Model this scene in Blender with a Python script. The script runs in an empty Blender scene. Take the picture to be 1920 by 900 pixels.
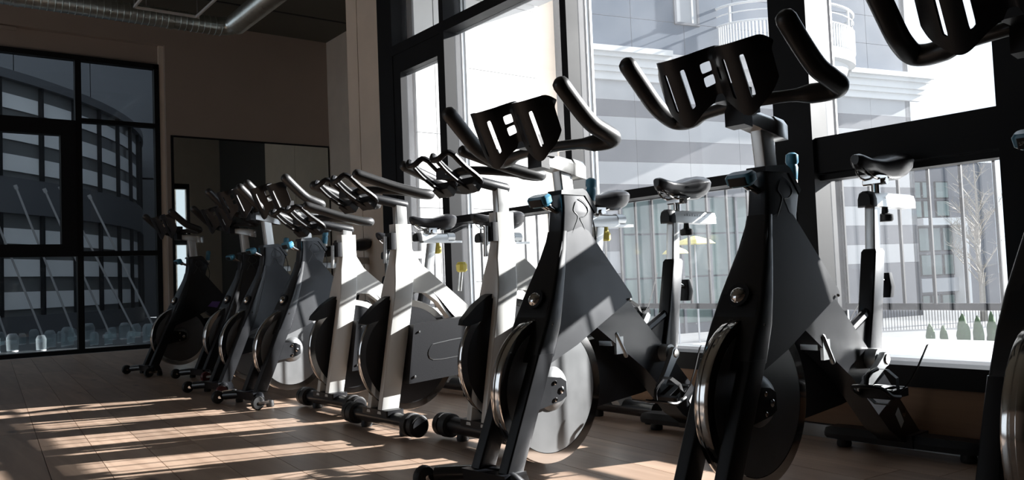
import bpy, bmesh, math, random
from mathutils import Vector, Matrix
random.seed(7)
C = bpy.context.scene.collection
scn = bpy.context.scene
# ------------------------------------------------------------------ camera
CAM_H = 0.66
cd = bpy.data.cameras.new('camera'); cam = bpy.data.objects.new('camera', cd); C.objects.link(cam)
cd.sensor_width = 36.0; cd.lens = 1545.0 / 1920 * 36; cd.clip_end = 400; cd.clip_start = 0.02
cd.dof.use_dof = False
Rm = Matrix(((0.79461528, 0.00278467, -0.60710692), (-0.60581966, -0.06160878, -0.79321302), (-0.03961195, 0.99809649, -0.04726827)))
cam.matrix_world = Matrix.Translation((0, 0, CAM_H)) @ Rm.to_4x4()
scn.camera = cam
# ------------------------------------------------------------------ world, sun, exposure
w = bpy.data.worlds.new('world'); scn.world = w; w.use_nodes = True
bg = w.node_tree.nodes['Background']; bg.inputs['Color'].default_value = (0.80, 0.90, 1.0, 1); bg.inputs['Strength'].default_value = 1.15
SUN = Vector((0.949, -0.306, math.tan(math.radians(21.7)))).normalized()
sl = bpy.data.lights.new('sun', 'SUN'); sl.energy = 18.0; sl.angle = math.radians(0.6); sl.color = (1.0, 0.955, 0.90)
so = bpy.data.objects.new('sun', sl); C.objects.link(so); so.rotation_euler = SUN.to_track_quat('Z', 'Y').to_euler(); so.location = (30, -10, 14)
scn.view_settings.view_transform = 'Standard'; scn.view_settings.look = 'None'; scn.view_settings.gamma = 1.0
scn.view_settings.use_curve_mapping = False; scn.view_settings.exposure = 0.35
# ------------------------------------------------------------------ materials
def mat(name, col, rough=.5, metal=0., coat=0., spec=.5, bump=0., bscale=60., vary=0., vscale=4., flake=0.):
    m = bpy.data.materials.new(name); m.use_nodes = True; nt = m.node_tree; b = nt.nodes['Principled BSDF']
    b.inputs['Base Color'].default_value = (*col, 1); b.inputs['Roughness'].default_value = rough; b.inputs['Metallic'].default_value = metal
    b.inputs['Coat Weight'].default_value = coat; b.inputs['Coat Roughness'].default_value = .12; b.inputs['Specular IOR Level'].default_value = spec
    tc = nt.nodes.new('ShaderNodeTexCoord')
    if vary:
        n = nt.nodes.new('ShaderNodeTexNoise'); n.inputs['Scale'].default_value = vscale; n.inputs['Detail'].default_value = 6
        nt.links.new(tc.outputs['Object'], n.inputs['Vector'])
        r = nt.nodes.new('ShaderNodeMix'); r.data_type = 'RGBA'
        r.inputs[6].default_value = (*[c * (1 - vary) for c in col], 1); r.inputs[7].default_value = (*[min(1, c * (1 + vary)) for c in col], 1)
        nt.links.new(n.outputs['Fac'], r.inputs[0]); nt.links.new(r.outputs[2], b.inputs['Base Color'])
        mr = nt.nodes.new('ShaderNodeMapRange'); mr.inputs[3].default_value = max(0, rough - .08); mr.inputs[4].default_value = min(1, rough + .1)
        nt.links.new(n.outputs['Fac'], mr.inputs[0]); nt.links.new(mr.outputs[0], b.inputs['Roughness'])
    if bump or flake:
        n2 = nt.nodes.new('ShaderNodeTexNoise'); n2.inputs['Scale'].default_value = bscale; n2.inputs['Detail'].default_value = 3
        nt.links.new(tc.outputs['Object'], n2.inputs['Vector'])
        bp = nt.nodes.new('ShaderNodeBump'); bp.inputs['Strength'].default_value = bump or flake; bp.inputs['Distance'].default_value = .002
        nt.links.new(n2.outputs['Fac'], bp.inputs['Height']); nt.links.new(bp.outputs[0], b.inputs['Normal'])
    return m
M = {}
M['black'] = mat('black_paint', (.008, .009, .012), .3, 0, .4, vary=.3, vscale=9, flake=.04, bscale=900)
M['black_metal'] = mat('black_metallic_panel', (.016, .017, .020), .36, .5, .35, vary=.35, vscale=7, flake=.09, bscale=900)
M['rubber'] = mat('black_rubber', (.014, .014, .015), .55, 0, 0, bump=.25, bscale=500)
M['foam'] = mat('handlebar_coating', (.02, .02, .021), .42, 0, .15, bump=.15, bscale=500)
M['plastic'] = mat('black_plastic', (.012, .0125, .015), .42, 0, 0, spec=.3, bump=.15, bscale=300)
M['white'] = mat('white_frame_paint', (.62, .62, .60), .33, 0, .6, vary=.04, flake=.05, bscale=500)
M['silver'] = mat('silver_metal', (.62, .62, .61), .3, .85, .2, vary=.08, vscale=20)
M['alu'] = mat('brushed_aluminium', (.5, .52, .53), .35, .8, 0, vary=.1, vscale=20)
M['chrome'] = mat('chrome', (.72, .70, .68), .09, 1., vary=.04, vscale=12)
M['disc'] = mat('flywheel_disc', (.19, .195, .20), .42, .5, .2, vary=.15, vscale=12)
M['teal'] = mat('teal_plastic', (.05, .22, .34), .4, 0, .3, vary=.1)
M['yellow'] = mat('yellow_plastic', (.72, .6, .12), .45, vary=.1)
M['red'] = mat('red_plastic', (.10, .008, .010), .4, 0, .1, vary=.15)
M['saddle'] = mat('saddle_vinyl', (.015, .015, .018), .3, 0, .35, bump=.2, bscale=250)
M['seam'] = mat('saddle_grey', (.2, .2, .21), .4, vary=.1)
M['frame'] = mat('anthracite_frame', (.007, .0075, .009), .55, .0, .0, spec=.25, vary=.2, vscale=5)
M['label'] = mat('paper_label', (.6, .6, .58), .6, vary=.1, vscale=80)
M['decal'] = mat('grey_decal', (.07, .075, .08), .45, vary=.1)
M['purple'] = mat('purple_tag', (.18, .1, .4), .5, vary=.2)
M['ceiling'] = mat('ceiling_paint', (.12, .115, .095), .8, vary=.12, vscale=2, bump=.2)
M['brownwall'] = mat('taupe_wall', (.40, .325, .275), .85, vary=.06, vscale=3, bump=.2, bscale=120)
M['beige'] = mat('beige_concrete', (.78, .67, .565), .8, vary=.1, vscale=5, bump=.3, bscale=60)
M['darkwall'] = mat('dark_wall', (.05, .05, .05), .8, vary=.1)
M['galv'] = mat('galvanised_duct', (.6, .64, .62), .3, .9, 0, vary=.25, vscale=14)
M['terrace'] = mat('terrace_paving', (.62, .61, .60), .7, vary=.08, vscale=3, bump=.2)
M['asphalt'] = mat('asphalt', (.16, .165, .17), .8, vary=.2, vscale=3, bump=.3)
M['street'] = mat('dark_wet_paving', (.05, .055, .06), .35, vary=.4, vscale=5, bump=.3)
M['cladwhite'] = mat('white_cladding', (.72, .72, .71), .6, vary=.04, vscale=3)
M['cladblue'] = mat('blue_grey_cladding', (.032, .06, .10), .6, vary=.08, vscale=1.5, bump=.2)
M['banddark'] = mat('dark_grey_band', (.085, .09, .105), .65, vary=.08, vscale=2)
M['bandlight'] = mat('light_grey_band', (.33, .335, .345), .65, vary=.08, vscale=2)
M['cornice'] = mat('white_stone', (.62, .62, .61), .7, vary=.05, vscale=3)
M['cladark'] = mat('anthracite_cladding', (.10, .108, .122), .55, vary=.12, vscale=1.0)
M['cladmid'] = mat('grey_glazing', (.15, .16, .165), .3, 0, .3, vary=.15, vscale=.5)
M['blind'] = mat('window_blinds', (.88, .92, .95), .6, vary=.04)
M['glassdark'] = mat('dark_glazing', (.03, .035, .04), .12, 0, .5, vary=.3)
M['glassgreen'] = mat('greenish_glazing', (.10, .14, .13), .15, 0, .4, vary=.4, vscale=.8)
M['leaf'] = mat('conifer_leaves', (.05, .10, .035), .8, vary=.5, vscale=30, bump=.5, bscale=80)
M['bark'] = mat('pale_bark', (.30, .27, .23), .8, vary=.3, vscale=20)
M['reflected_parasol'] = mat('yellow_canvas', (.75, .66, .25), .8, vary=.08)
M['rod'] = mat('steel_rod', (.5, .51, .53), .4, .5, vary=.1)
# wood
def wood(name, c1, c2, rot, rough=.33):
    m = bpy.data.materials.new(name); m.use_nodes = True; nt = m.node_tree; b = nt.nodes['Principled BSDF']; L = nt.links
    tc = nt.nodes.new('ShaderNodeTexCoord'); mp = nt.nodes.new('ShaderNodeMapping'); L.new(tc.outputs['Object'], mp.inputs[0])
    mp.inputs['Rotation'].default_value = (0, 0, rot); mp.inputs['Scale'].default_value = (14, 1.1, 14)
    oi = nt.nodes.new('ShaderNodeObjectInfo'); ad = nt.nodes.new('ShaderNodeVectorMath'); ad.operation = 'MULTIPLY_ADD'
    L.new(oi.outputs['Random'], ad.inputs[0]); ad.inputs[1].default_value = (37, 53, 11); L.new(mp.outputs[0], ad.inputs[2])
    n = nt.nodes.new('ShaderNodeTexNoise'); n.inputs['Scale'].default_value = 1.3; n.inputs['Detail'].default_value = 8; n.inputs['Distortion'].default_value = .8
    L.new(ad.outputs[0], n.inputs[0])
    mx = nt.nodes.new('ShaderNodeMix'); mx.data_type = 'RGBA'; mx.inputs[6].default_value = (*c1, 1); mx.inputs[7].default_value = (*c2, 1)
    cr = nt.nodes.new('ShaderNodeMapRange'); cr.inputs[1].default_value = .3; cr.inputs[2].default_value = .7; L.new(n.outputs['Fac'], cr.inputs[0]); L.new(cr.outputs[0], mx.inputs[0])
    # per plank tint
    hs = nt.nodes.new('ShaderNodeHueSaturation'); mr = nt.nodes.new('ShaderNodeMapRange'); mr.inputs[3].default_value = .82; mr.inputs[4].default_value = 1.15
    L.new(oi.outputs['Random'], mr.inputs[0]); L.new(mr.outputs[0], hs.inputs['Value']); L.new(mx.outputs[2], hs.inputs['Color'])
    # knots
    mp2 = nt.nodes.new('ShaderNodeMapping'); mp2.inputs['Rotation'].default_value = (0, 0, rot); mp2.inputs['Scale'].default_value = (4.2, 1.9, 4.2); L.new(tc.outputs['Object'], mp2.inputs[0])
    v = nt.nodes.new('ShaderNodeTexVoronoi'); v.inputs['Scale'].default_value = 1.0; L.new(mp2.outputs[0], v.inputs['Vector'])
    kr = nt.nodes.new('ShaderNodeMapRange'); kr.inputs[1].default_value = .03; kr.inputs[2].default_value = .13; kr.inputs[3].default_value = .75; kr.inputs[4].default_value = 0
    L.new(v.outputs['Distance'], kr.inputs[0])
    kx = nt.nodes.new('ShaderNodeMix'); kx.data_type = 'RGBA'; kx.inputs[7].default_value = (.05, .03, .025, 1); L.new(kr.outputs[0], kx.inputs[0]); L.new(hs.outputs[0], kx.inputs[6])
    L.new(kx.outputs[2], b.inputs['Base Color']); b.inputs['Roughness'].default_value = rough
    bp = nt.nodes.new('ShaderNodeBump'); bp.inputs['Strength'].default_value = .15; bp.inputs['Distance'].default_value = .002; L.new(n.outputs['Fac'], bp.inputs['Height']); L.new(bp.outputs[0], b.inputs['Normal'])
    return m
PROT = math.radians(-5.0)
M['wood'] = wood('oak_floor', (.35, .24, .175), (.50, .36, .27), -PROT, .36)
M['woodpanel'] = wood('oak_wall_panel', (.24, .13, .075), (.36, .21, .12), math.pi / 2, .5)
# dusty glass: mostly clear, faint reflection, thin film of dust that scatters light
def glass(name, tint, dust, gloss=.06):
    m = bpy.data.materials.new(name); m.use_nodes = True; nt = m.node_tree; L = nt.links
    for n in list(nt.nodes):
        if n.type != 'OUTPUT_MATERIAL': nt.nodes.remove(n)
    out = [n for n in nt.nodes if n.type == 'OUTPUT_MATERIAL'][0]
    t = nt.nodes.new('ShaderNodeBsdfTransparent'); t.inputs[0].default_value = (*tint, 1)
    g = nt.nodes.new('ShaderNodeBsdfGlossy'); g.inputs['Roughness'].default_value = .02
    fr = nt.nodes.new('ShaderNodeFresnel'); ge = nt.nodes.new('ShaderNodeNewGeometry'); ir = nt.nodes.new('ShaderNodeMapRange'); ir.inputs[3].default_value = 1.3; ir.inputs[4].default_value = 1 / 1.3; L.new(ge.outputs['Backfacing'], ir.inputs[0]); L.new(ir.outputs[0], fr.inputs[0])
    s = nt.nodes.new('ShaderNodeMixShader'); L.new(fr.outputs[0], s.inputs[0]); L.new(t.outputs[0], s.inputs[1]); L.new(g.outputs[0], s.inputs[2])
    tr = nt.nodes.new('ShaderNodeBsdfTranslucent'); tr.inputs[0].default_value = (.9, .93, 1, 1)
    tc = nt.nodes.new('ShaderNodeTexCoord'); n = nt.nodes.new('ShaderNodeTexNoise'); n.inputs['Scale'].default_value = 3; n.inputs['Detail'].default_value = 8; L.new(tc.outputs['Object'], n.inputs[0])
    v = nt.nodes.new('ShaderNodeTexVoronoi'); v.inputs['Scale'].default_value = 30; L.new(tc.outputs['Object'], v.inputs['Vector'])
    sp = nt.nodes.new('ShaderNodeMapRange'); sp.inputs[1].default_value = .03; sp.inputs[2].default_value = .08; sp.inputs[3].default_value = dust * 3; sp.inputs[4].default_value = 0; L.new(v.outputs['Distance'], sp.inputs[0])
    mr = nt.nodes.new('ShaderNodeMapRange'); mr.inputs[1].default_value = .3; mr.inputs[2].default_value = .7; mr.inputs[3].default_value = dust * .7; mr.inputs[4].default_value = dust * 1.3; L.new(n.outputs['Fac'], mr.inputs[0])
    a = nt.nodes.new('ShaderNodeMath'); a.operation = 'ADD'; L.new(sp.outputs[0], a.inputs[0]); L.new(mr.outputs[0], a.inputs[1])
    s2 = nt.nodes.new('ShaderNodeMixShader'); L.new(a.outputs[0], s2.inputs[0]); L.new(s.outputs[0], s2.inputs[1]); L.new(tr.outputs[0], s2.inputs[2])
    L.new(s2.outputs[0], out.inputs[0]); return m
M['glass'] = glass('dusty_window_glass', (.96, .98, 1.0), .017)
M['glassback'] = glass('tinted_window_glass', (.80, .82, .83), .006)
M['glassjar'] = glass('lantern_glass', (.75, .85, .85), .15)
mm = bpy.data.materials.new('mirror_glass'); mm.use_nodes = True; bb = mm.node_tree.nodes['Principled BSDF']
bb.inputs['Base Color'].default_value = (.62, .64, .60, 1); bb.inputs['Metallic'].default_value = 1; bb.inputs['Roughness'].default_value = .02; M['mirror'] = mm
# ------------------------------------------------------------------ mesh helpers
def obj(name, bm, m, parent=None, bevel=0., smooth=True, seg=2):
    if bevel:
        es = [e for e in bm.edges if len(e.link_faces) == 2 and e.calc_face_angle(0) > .5]
        bmesh.ops.bevel(bm, geom=es, offset=bevel, segments=seg, affect='EDGES', profile=.5, clamp_overlap=True)
    bmesh.ops.recalc_face_normals(bm, faces=bm.faces)
    me = bpy.data.meshes.new(name); bm.to_mesh(me); bm.free()
    if smooth:
        for p in me.polygons: p.use_smooth = True
        me.set_sharp_from_angle(angle=math.radians(38))
    me.materials.append(M[m] if isinstance(m, str) else m)
    o = bpy.data.objects.new(name, me); C.objects.link(o)
    if parent: o.parent = parent
    return o
def empty(name, loc=(0, 0, 0), rz=0.):
    o = bpy.data.objects.new(name, None); C.objects.link(o); o.location = loc; o.rotation_euler = (0, 0, rz); o.empty_display_size = .1; return o
def tag(o, label, cat, group=None):
    o['label'] = label; o['category'] = cat
    if group: o['group'] = group
    return o
def struct(o, label=None):
    o['kind'] = 'structure'
    if label: o['label'] = label
    return o
def B(): return bmesh.new()
def box(bm, a, b, mtx=None):
    x0, y0, z0 = a; x1, y1, z1 = b
    v = [bm.verts.new(p) for p in ((x0, y0, z0), (x1, y0, z0), (x1, y1, z0), (x0, y1, z0), (x0, y0, z1), (x1, y0, z1), (x1, y1, z1), (x0, y1, z1))]
    for f in ((0, 3, 2, 1), (4, 5, 6, 7), (0, 1, 5, 4), (1, 2, 6, 5), (2, 3, 7, 6), (3, 0, 4, 7)): bm.faces.new([v[i] for i in f])
    if mtx is not None:
        for q in v: q.co = mtx @ q.co
    return bm
def bx(a, b, mtx=None): return box(B(), a, b, mtx)
def loft(bm, loops, cap=True):
    vs = [[bm.verts.new(p) for p in l] for l in loops]; n = len(vs[0])
    for i in range(len(vs) - 1):
        for j in range(n): bm.faces.new((vs[i][j], vs[i][(j + 1) % n], vs[i + 1][(j + 1) % n], vs[i + 1][j]))
    if cap: bm.faces.new(vs[0][::-1]); bm.faces.new(vs[-1])
    return bm
def prism(bm, poly, cv=0.):
    """poly of (u, z, halfwidth): a slab symmetric about v=cv"""
    A = [bm.verts.new((p[0], cv - p[2], p[1])) for p in poly]; D = [bm.verts.new((p[0], cv + p[2], p[1])) for p in poly]
    n = len(poly); bm.faces.new(A); bm.faces.new(D[::-1])
    for i in range(n): bm.faces.new((A[i], D[i], D[(i + 1) % n], A[(i + 1) % n]))
    return bm
def catmull(pts, k=5):
    P = [Vector(p) for p in pts]; out = []
    for i in range(len(P) - 1):
        p0 = P[max(0, i - 1)]; p1 = P[i]; p2 = P[i + 1]; p3 = P[min(len(P) - 1, i + 2)]
        for j in range(k):
            t = j / k
            out.append(.5 * ((2 * p1) + (-p0 + p2) * t + (2 * p0 - 5 * p1 + 4 * p2 - p3) * t * t + (-p0 + 3 * p1 - 3 * p2 + p3) * t ** 3))
    out.append(P[-1]); return out
def tube(bm, pts, r, seg=10, smooth=0, rnd=False):
    P = catmull(pts, smooth) if smooth else [Vector(p) for p in pts]
    n = len(P); rr = r if isinstance(r, (list, tuple)) else [r] * n
    if len(rr) != n: rr = [rr[min(len(rr) - 1, int(i * (len(rr) - 1) / (n - 1) + .5))] for i in range(n)]
    if rnd:  # rounded ends
        d0 = (P[0] - P[1]).normalized(); d1 = (P[-1] - P[-2]).normalized()
        P = [P[0] + d0 * rr[0] * .8, P[0] + d0 * rr[0] * .5] + P + [P[-1] + d1 * rr[-1] * .5, P[-1] + d1 * rr[-1] * .8]; rr = [rr[0] * .45, rr[0] * .85] + list(rr) + [rr[-1] * .85, rr[-1] * .45]; n += 4
    t = (P[1] - P[0]).normalized(); nrm = t.orthogonal().normalized(); loops = []
    for i in range(n):
        t2 = (P[min(i + 1, n - 1)] - P[max(i - 1, 0)]).normalized()
        nrm = (nrm - t2 * nrm.dot(t2)).normalized(); bn = t2.cross(nrm)
        loops.append([P[i] + (nrm * math.cos(2 * math.pi * j / seg) + bn * math.sin(2 * math.pi * j / seg)) * rr[i] for j in range(seg)])
    return loft(bm, loops)
def lathe(bm, prof, c, axis='y', seg=32, cap=True):
    """prof list of (axial, radius)"""
    loops = []
    for a, r in prof:
        l = []
        for j in range(seg):
            t = 2 * math.pi * j / seg; x, y = math.cos(t) * r, math.sin(t) * r
            p = {'y': (x, a, y), 'x': (a, x, y), 'z': (x, y, a)}[axis]
            l.append((c[0] + p[0], c[1] + p[1], c[2] + p[2]))
        loops.append(l)
    return loft(bm, loops, cap)
def rbox_loop(cx, cy, z, hx, hy, r=.01, ux=Vector((1, 0, 0)), uy=Vector((0, 1, 0)), k=3):
    out = []
    for (sx, sy, a0) in ((1, 1, 0), (-1, 1, 90), (-1, -1, 180), (1, -1, 270)):
        for i in range(k + 1):
            a = math.radians(a0 + 90 * i / k); out.append(Vector((cx, cy, z)) + ux * (sx * (hx - r) + r * math.cos(a)) + uy * (sy * (hy - r) + r * math.sin(a)))
    return out
def copy_tree(o, parent=None):
    c = o.copy(); C.objects.link(c); c.parent = parent
    for ch in list(o.children): copy_tree(ch, c)
    return c
# ------------------------------------------------------------------ the room
WX = 2.91; BY = 10.55; CZ = 4.06; AX = 4.94; AY = 5.84
fl = obj('floor', bx((-6, -5, -.12), (WX + .12, BY + .02, -.012)), 'darkwall'); struct(fl, 'brown oak plank floor crossed by long strips of sunlight')
al = obj('alcove_boards', bx((WX + .12, AY, -.12), (AX, BY + .02, 0)), 'wood', fl); al['kind'] = 'stuff'
def clip(poly, ax, val, keep_less):
    out = []
    for i in range(len(poly)):
        a, b = poly[i], poly[(i + 1) % len(poly)]
        ia = (a[ax] <= val) == keep_less; ib = (b[ax] <= val) == keep_less
        if ia: out.append(a)
        if ia != ib:
            t = (val - a[ax]) / (b[ax] - a[ax]); out.append((a[0] + t * (b[0] - a[0]), a[1] + t * (b[1] - a[1])))
    return out
c5, s5 = math.cos(PROT), math.sin(PROT)
def l2w(p, q): return (1.27 + p * c5 - q * s5, 3.69 + p * s5 + q * c5)   # p across, q along the planks
PW = .19; nplank = 0; rest = B()
for i in range(-40, 14):
    rs = random.Random(i); q = -9.5 + rs.random() * 1.3
    while q < 9:
        Ln = 1.38
        poly = [l2w(i * PW + .0012, q + .0012), l2w((i + 1) * PW - .0012, q + .0012), l2w((i + 1) * PW - .0012, q + Ln - .0012), l2w(i * PW + .0012, q + Ln - .0012)]
        q += Ln
        for (ax, val, kl) in ((0, -6, False), (0, WX + .1, True), (1, -5, False), (1, BY, True)):
            if poly: poly = clip(poly, ax, val, kl)
        if len(poly) < 3: continue
        cx = sum(p[0] for p in poly) / len(poly); cy = sum(p[1] for p in poly) / len(poly)
        near = cx > -1.0 - .05 * cy and cy > .6 and nplank < 295
        b = B() if near else rest
        lo = [b.verts.new((p[0], p[1], -.012)) for p in poly]; hi = [b.verts.new((p[0], p[1], 0)) for p in poly]
        b.faces.new(hi)
        for k in range(len(poly)): b.faces.new((lo[k], lo[(k + 1) % len(poly)], hi[(k + 1) % len(poly)], hi[k]))
        if near: obj('plank', b, 'wood', fl, smooth=False); nplank += 1
o = obj('plank_field', rest, 'wood', fl, smooth=False); o['kind'] = 'stuff'
ce = obj('ceiling', bx((-6, -5, CZ), (AX + .2, BY + .3, CZ + .2)), 'ceiling'); struct(ce, 'dark painted ceiling')
for yy in (9.6, 7.2, 4.8, 2.4): obj('ceiling_joint', bx((-6, yy, CZ - .012), (AX, yy + .02, CZ)), 'darkwall', ce)
lw = B(); box(lw, (-6.2, -5, 0), (-6, 2.0, CZ)); box(lw, (-6.2, 10.0, 0), (-6, BY + .3, CZ)); box(lw, (-6.2, 2.0, 0), (-6, 4.5, CZ)); box(lw, (-6.2, 4.5, 0), (-6, 10.0, .6)); box(lw, (-6.2, 4.5, 3.6), (-6, 10.0, CZ))
struct(obj('wall_left', lw, 'brownwall', smooth=False))
w4 = empty('fill_window'); struct(w4)  # unseen window added so sky light fills the back of the room
for yy in (4.5, 5.9, 7.3, 8.62, 9.94): obj('mullion', bx((-6.15, yy, .6), (-6.05, yy + .06, 3.6)), 'frame', w4)
struct(obj('wall_front', bx((-6, -5.2, 0), (WX, -5, CZ)), 'brownwall'), 'wall behind the camera')
# back wall with the window opening
wb = B()
box(wb, (2.78, BY, 0), (AX + .2, BY + .25, CZ)); box(wb, (-6, BY, 3.72), (2.78, BY + .25, CZ)); box(wb, (-6, BY, 0), (-1.2, BY + .25, 3.72))
struct(obj('wall_back', wb, 'brownwall', smooth=False), 'dark taupe back wall')
o = obj('lintel_strip', bx((-1.2, BY + .10, 3.48), (2.78, BY + .25, 3.72)), 'brownwall', smooth=False); o.name = 'trim_1'; struct(o)
o = obj('trim_2', bx((2.722, BY + .06, 0), (2.78, BY + .25, 3.72)), 'beige', smooth=False); struct(o, 'pale reveal beside the back window')
o = obj('trim_3', bx((-1.2, BY - .004, 3.66), (1.2, BY + .01, 3.70)), 'brownwall', smooth=False); struct(o)
# right end: pilaster, return wall, alcove wall
pl = obj('wall_right', bx((WX, 5.34, 0), (WX + .35, 5.655, CZ)), 'beige', bevel=.004); struct(pl, 'beige concrete pilaster with an upright joint, beside the window wall')
obj('concrete_panel', bx((WX, 5.665, 0), (WX + .35, AY, CZ)), 'beige', pl, bevel=.004)
obj('joint_fill', bx((WX + .02, 5.65, 0), (WX + .33, 5.67, CZ)), 'darkwall', pl)
aw = obj('wall_alcove', bx((AX, AY - .3, 0), (AX + .2, 8.1, CZ)), 'darkwall'); struct(aw, 'alcove side wall')
for (a, b_) in ((8.1, 9.30), (9.31, BY)): obj('concrete_panel', bx((AX, a, 0), (AX + .2, b_, CZ)), 'beige', aw, bevel=.004)
obj('joint_fill', bx((AX + .02, 9.29, 0), (AX + .18, 9.32, CZ)), 'darkwall', aw)
# alcove return wall with a narrow window
ar = B(); box(ar, (WX + .35, AY - .15, 0), (3.90, AY, CZ)); box(ar, (3.90, AY - .15, 2.6), (4.40, AY, CZ)); box(ar, (4.40, AY - .15, 0), (AX, AY, CZ))
struct(obj('wall_return', ar, 'beige', smooth=False))
w3 = empty('window_3'); struct(w3)
fr = B()
for a, b_ in (((3.90, AY - .1, 0), (3.96, AY - .02, 2.6)), ((4.34, AY - .1, 0), (4.40, AY - .02, 2.6)), ((3.90, AY - .1, 1.5), (4.40, AY - .02, 1.6)), ((3.90, AY - .1, 0), (4.40, AY - .02, .1)), ((3.90, AY - .1, 2.5), (4.40, AY - .02, 2.6))): box(fr, a, b_)
obj('window_frame', fr, 'frame', w3)
obj('pane', bx((3.96, AY - .07, .1), (4.34, AY - .06, 2.5)), 'glass', w3)
# low wall under the windows
dk = obj('wall_low', bx((WX, -5, 0), (WX + .1, 5.34, .225)), 'darkwall'); struct(dk, 'low wall under the windows')
for k in range(6):
    y0 = -4.9 + k * 1.72; obj('wood_panel', bx((WX - .012, y0, .055), (WX - .0005, min(y0 + 1.714, 5.33), .222)), 'woodpanel', dk, bevel=.001)
struct(obj('baseboard_right', bx((WX - .02, -4.95, .001), (WX - .0005, 5.33, .05)), 'alu'), 'grey metal baseboard under the window')
# ------------------------------------------------------------------ window wall
struct(obj('wall_side', bx((WX, -5, .225), (WX + .35, .96, CZ)), 'frame'), 'dark wall beside the windows')
W1 = empty('window_1'); struct(W1, 'tall black framed glazing along the right side of the room')
def fbox(name, y0, y1, z0, z1, x0=WX, x1=WX + .13, m='frame', bev=.004): return obj(name, bx((x0, y0, z0), (x1, y1, z1)), m, W1, bevel=bev)
fbox('sill', 1.0, 5.34, .225, .30, WX - .03, WX + .20)
obj('sill_strip', bx((WX + .2, 1.0, .27), (WX + .30, 5.04, .30)), 'alu', W1, bevel=.003)
fbox('head', 1.0, 5.34, CZ - .12, CZ)
fbox('jamb', 5.13, 5.34, .30, CZ - .12)
MULL = [(4.45, 4.50), (3.25, 3.30)]
for a, b_ in MULL:
    fbox('mullion', a, b_, .30, CZ - .12)
    obj('metal_strip', bx((WX + .14, a - .004, .30), (WX + .155, b_, CZ - .12)), 'alu', W1, bevel=.002)
    obj('metal_strip', bx((WX + .165, a - .010, .30), (WX + .18, b_ - .01, CZ - .12)), 'alu', W1, bevel=.002)
for a, b_ in ((1.82, 1.99), (.96, 1.15)):
    fbox('post', a, b_, .30, CZ - .12, WX - .02, WX + .15, bev=.006)
    obj('metal_strip', bx((WX + .151, a - .004, .30), (WX + .162, a + .02, CZ - .12)), 'alu', W1, bevel=.002)
bays = [(4.50, 5.13), (3.30, 4.45), (1.99, 3.25), (1.15, 1.82)]
for n, (a, b_) in enumerate(bays):
    sash = n == 3
    zt0, zt1 = (1.025, 1.165) if sash else (1.03, 1.075)
    if n != 0:
        fbox('transom', a, b_, zt0, zt1, WX, WX + .11)
        if sash: fbox('transom', a, b_, .998, 1.02, WX + .02, WX + .1, 'frame')
        obj('pane', bx((WX + .085, a, .30), (WX + .093, b_, zt0)), 'glass', W1, smooth=False)
        obj('pane', bx((WX + .085, a, zt1), (WX + .093, b_, 2.29)), 'glass', W1, smooth=False)
    else:   # glazed door
        fbox('door_stile', 5.03, 5.13, .30, 2.29, WX + .005, WX + .10); fbox('door_stile', 4.50, 4.54, .30, 2.29, WX + .005, WX + .10)
        fbox('door_rail', 4.54, 5.03, 2.15, 2.29, WX + .005, WX + .10); fbox('door_rail', 4.54, 5.03, .30, .42, WX + .005, WX + .10)
        obj('pane', bx((WX + .05, 4.54, .42), (WX + .058, 5.03, 2.15)), 'glass', W1, smooth=False)
    fbox('transom', a, b_, 2.29, 2.36, WX, WX + .13)
    obj('pane', bx((WX + .085, a, 2.36), (WX + .093, b_, CZ - .12)), 'glass', W1, smooth=False)
# railing outside the glass
rl = empty('balcony_railing', (3.07, 0, 0)); tag(rl, 'steel railing with thin upright bars just outside the lower panes of the right windows', 'railing')
obj('bottom_rail', bx((-.012, 1.0, .485), (.012, 5.02, .510)), 'frame', rl, bevel=.003)
obj('top_rail', bx((-.008, 1.0, 1.03), (.008, 5.02, 1.045)), 'frame', rl, bevel=.003)
bal = bx((-.005, -.005, .50), (.005, .005, 1.035)); b0 = None; y = 5.0 - .03
k = 0
while 1.929 - .1147 * (k - 27) > 1.0:
    yy = 1.929 - .1147 * (k - 27); k += 1
    if yy > 5.0: continue
    if b0 is None: b0 = obj('baluster', bal, 'frame', rl, bevel=.0015); q = b0
    else: q = b0.copy(); C.objects.link(q)
    q.location = (0, yy, 0)
for yy in (1.945, 4.2): obj('rail_post', bx((-.018, yy - .018, .0), (.018, yy + .018, 1.035)), 'frame', rl, bevel=.003)
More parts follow.
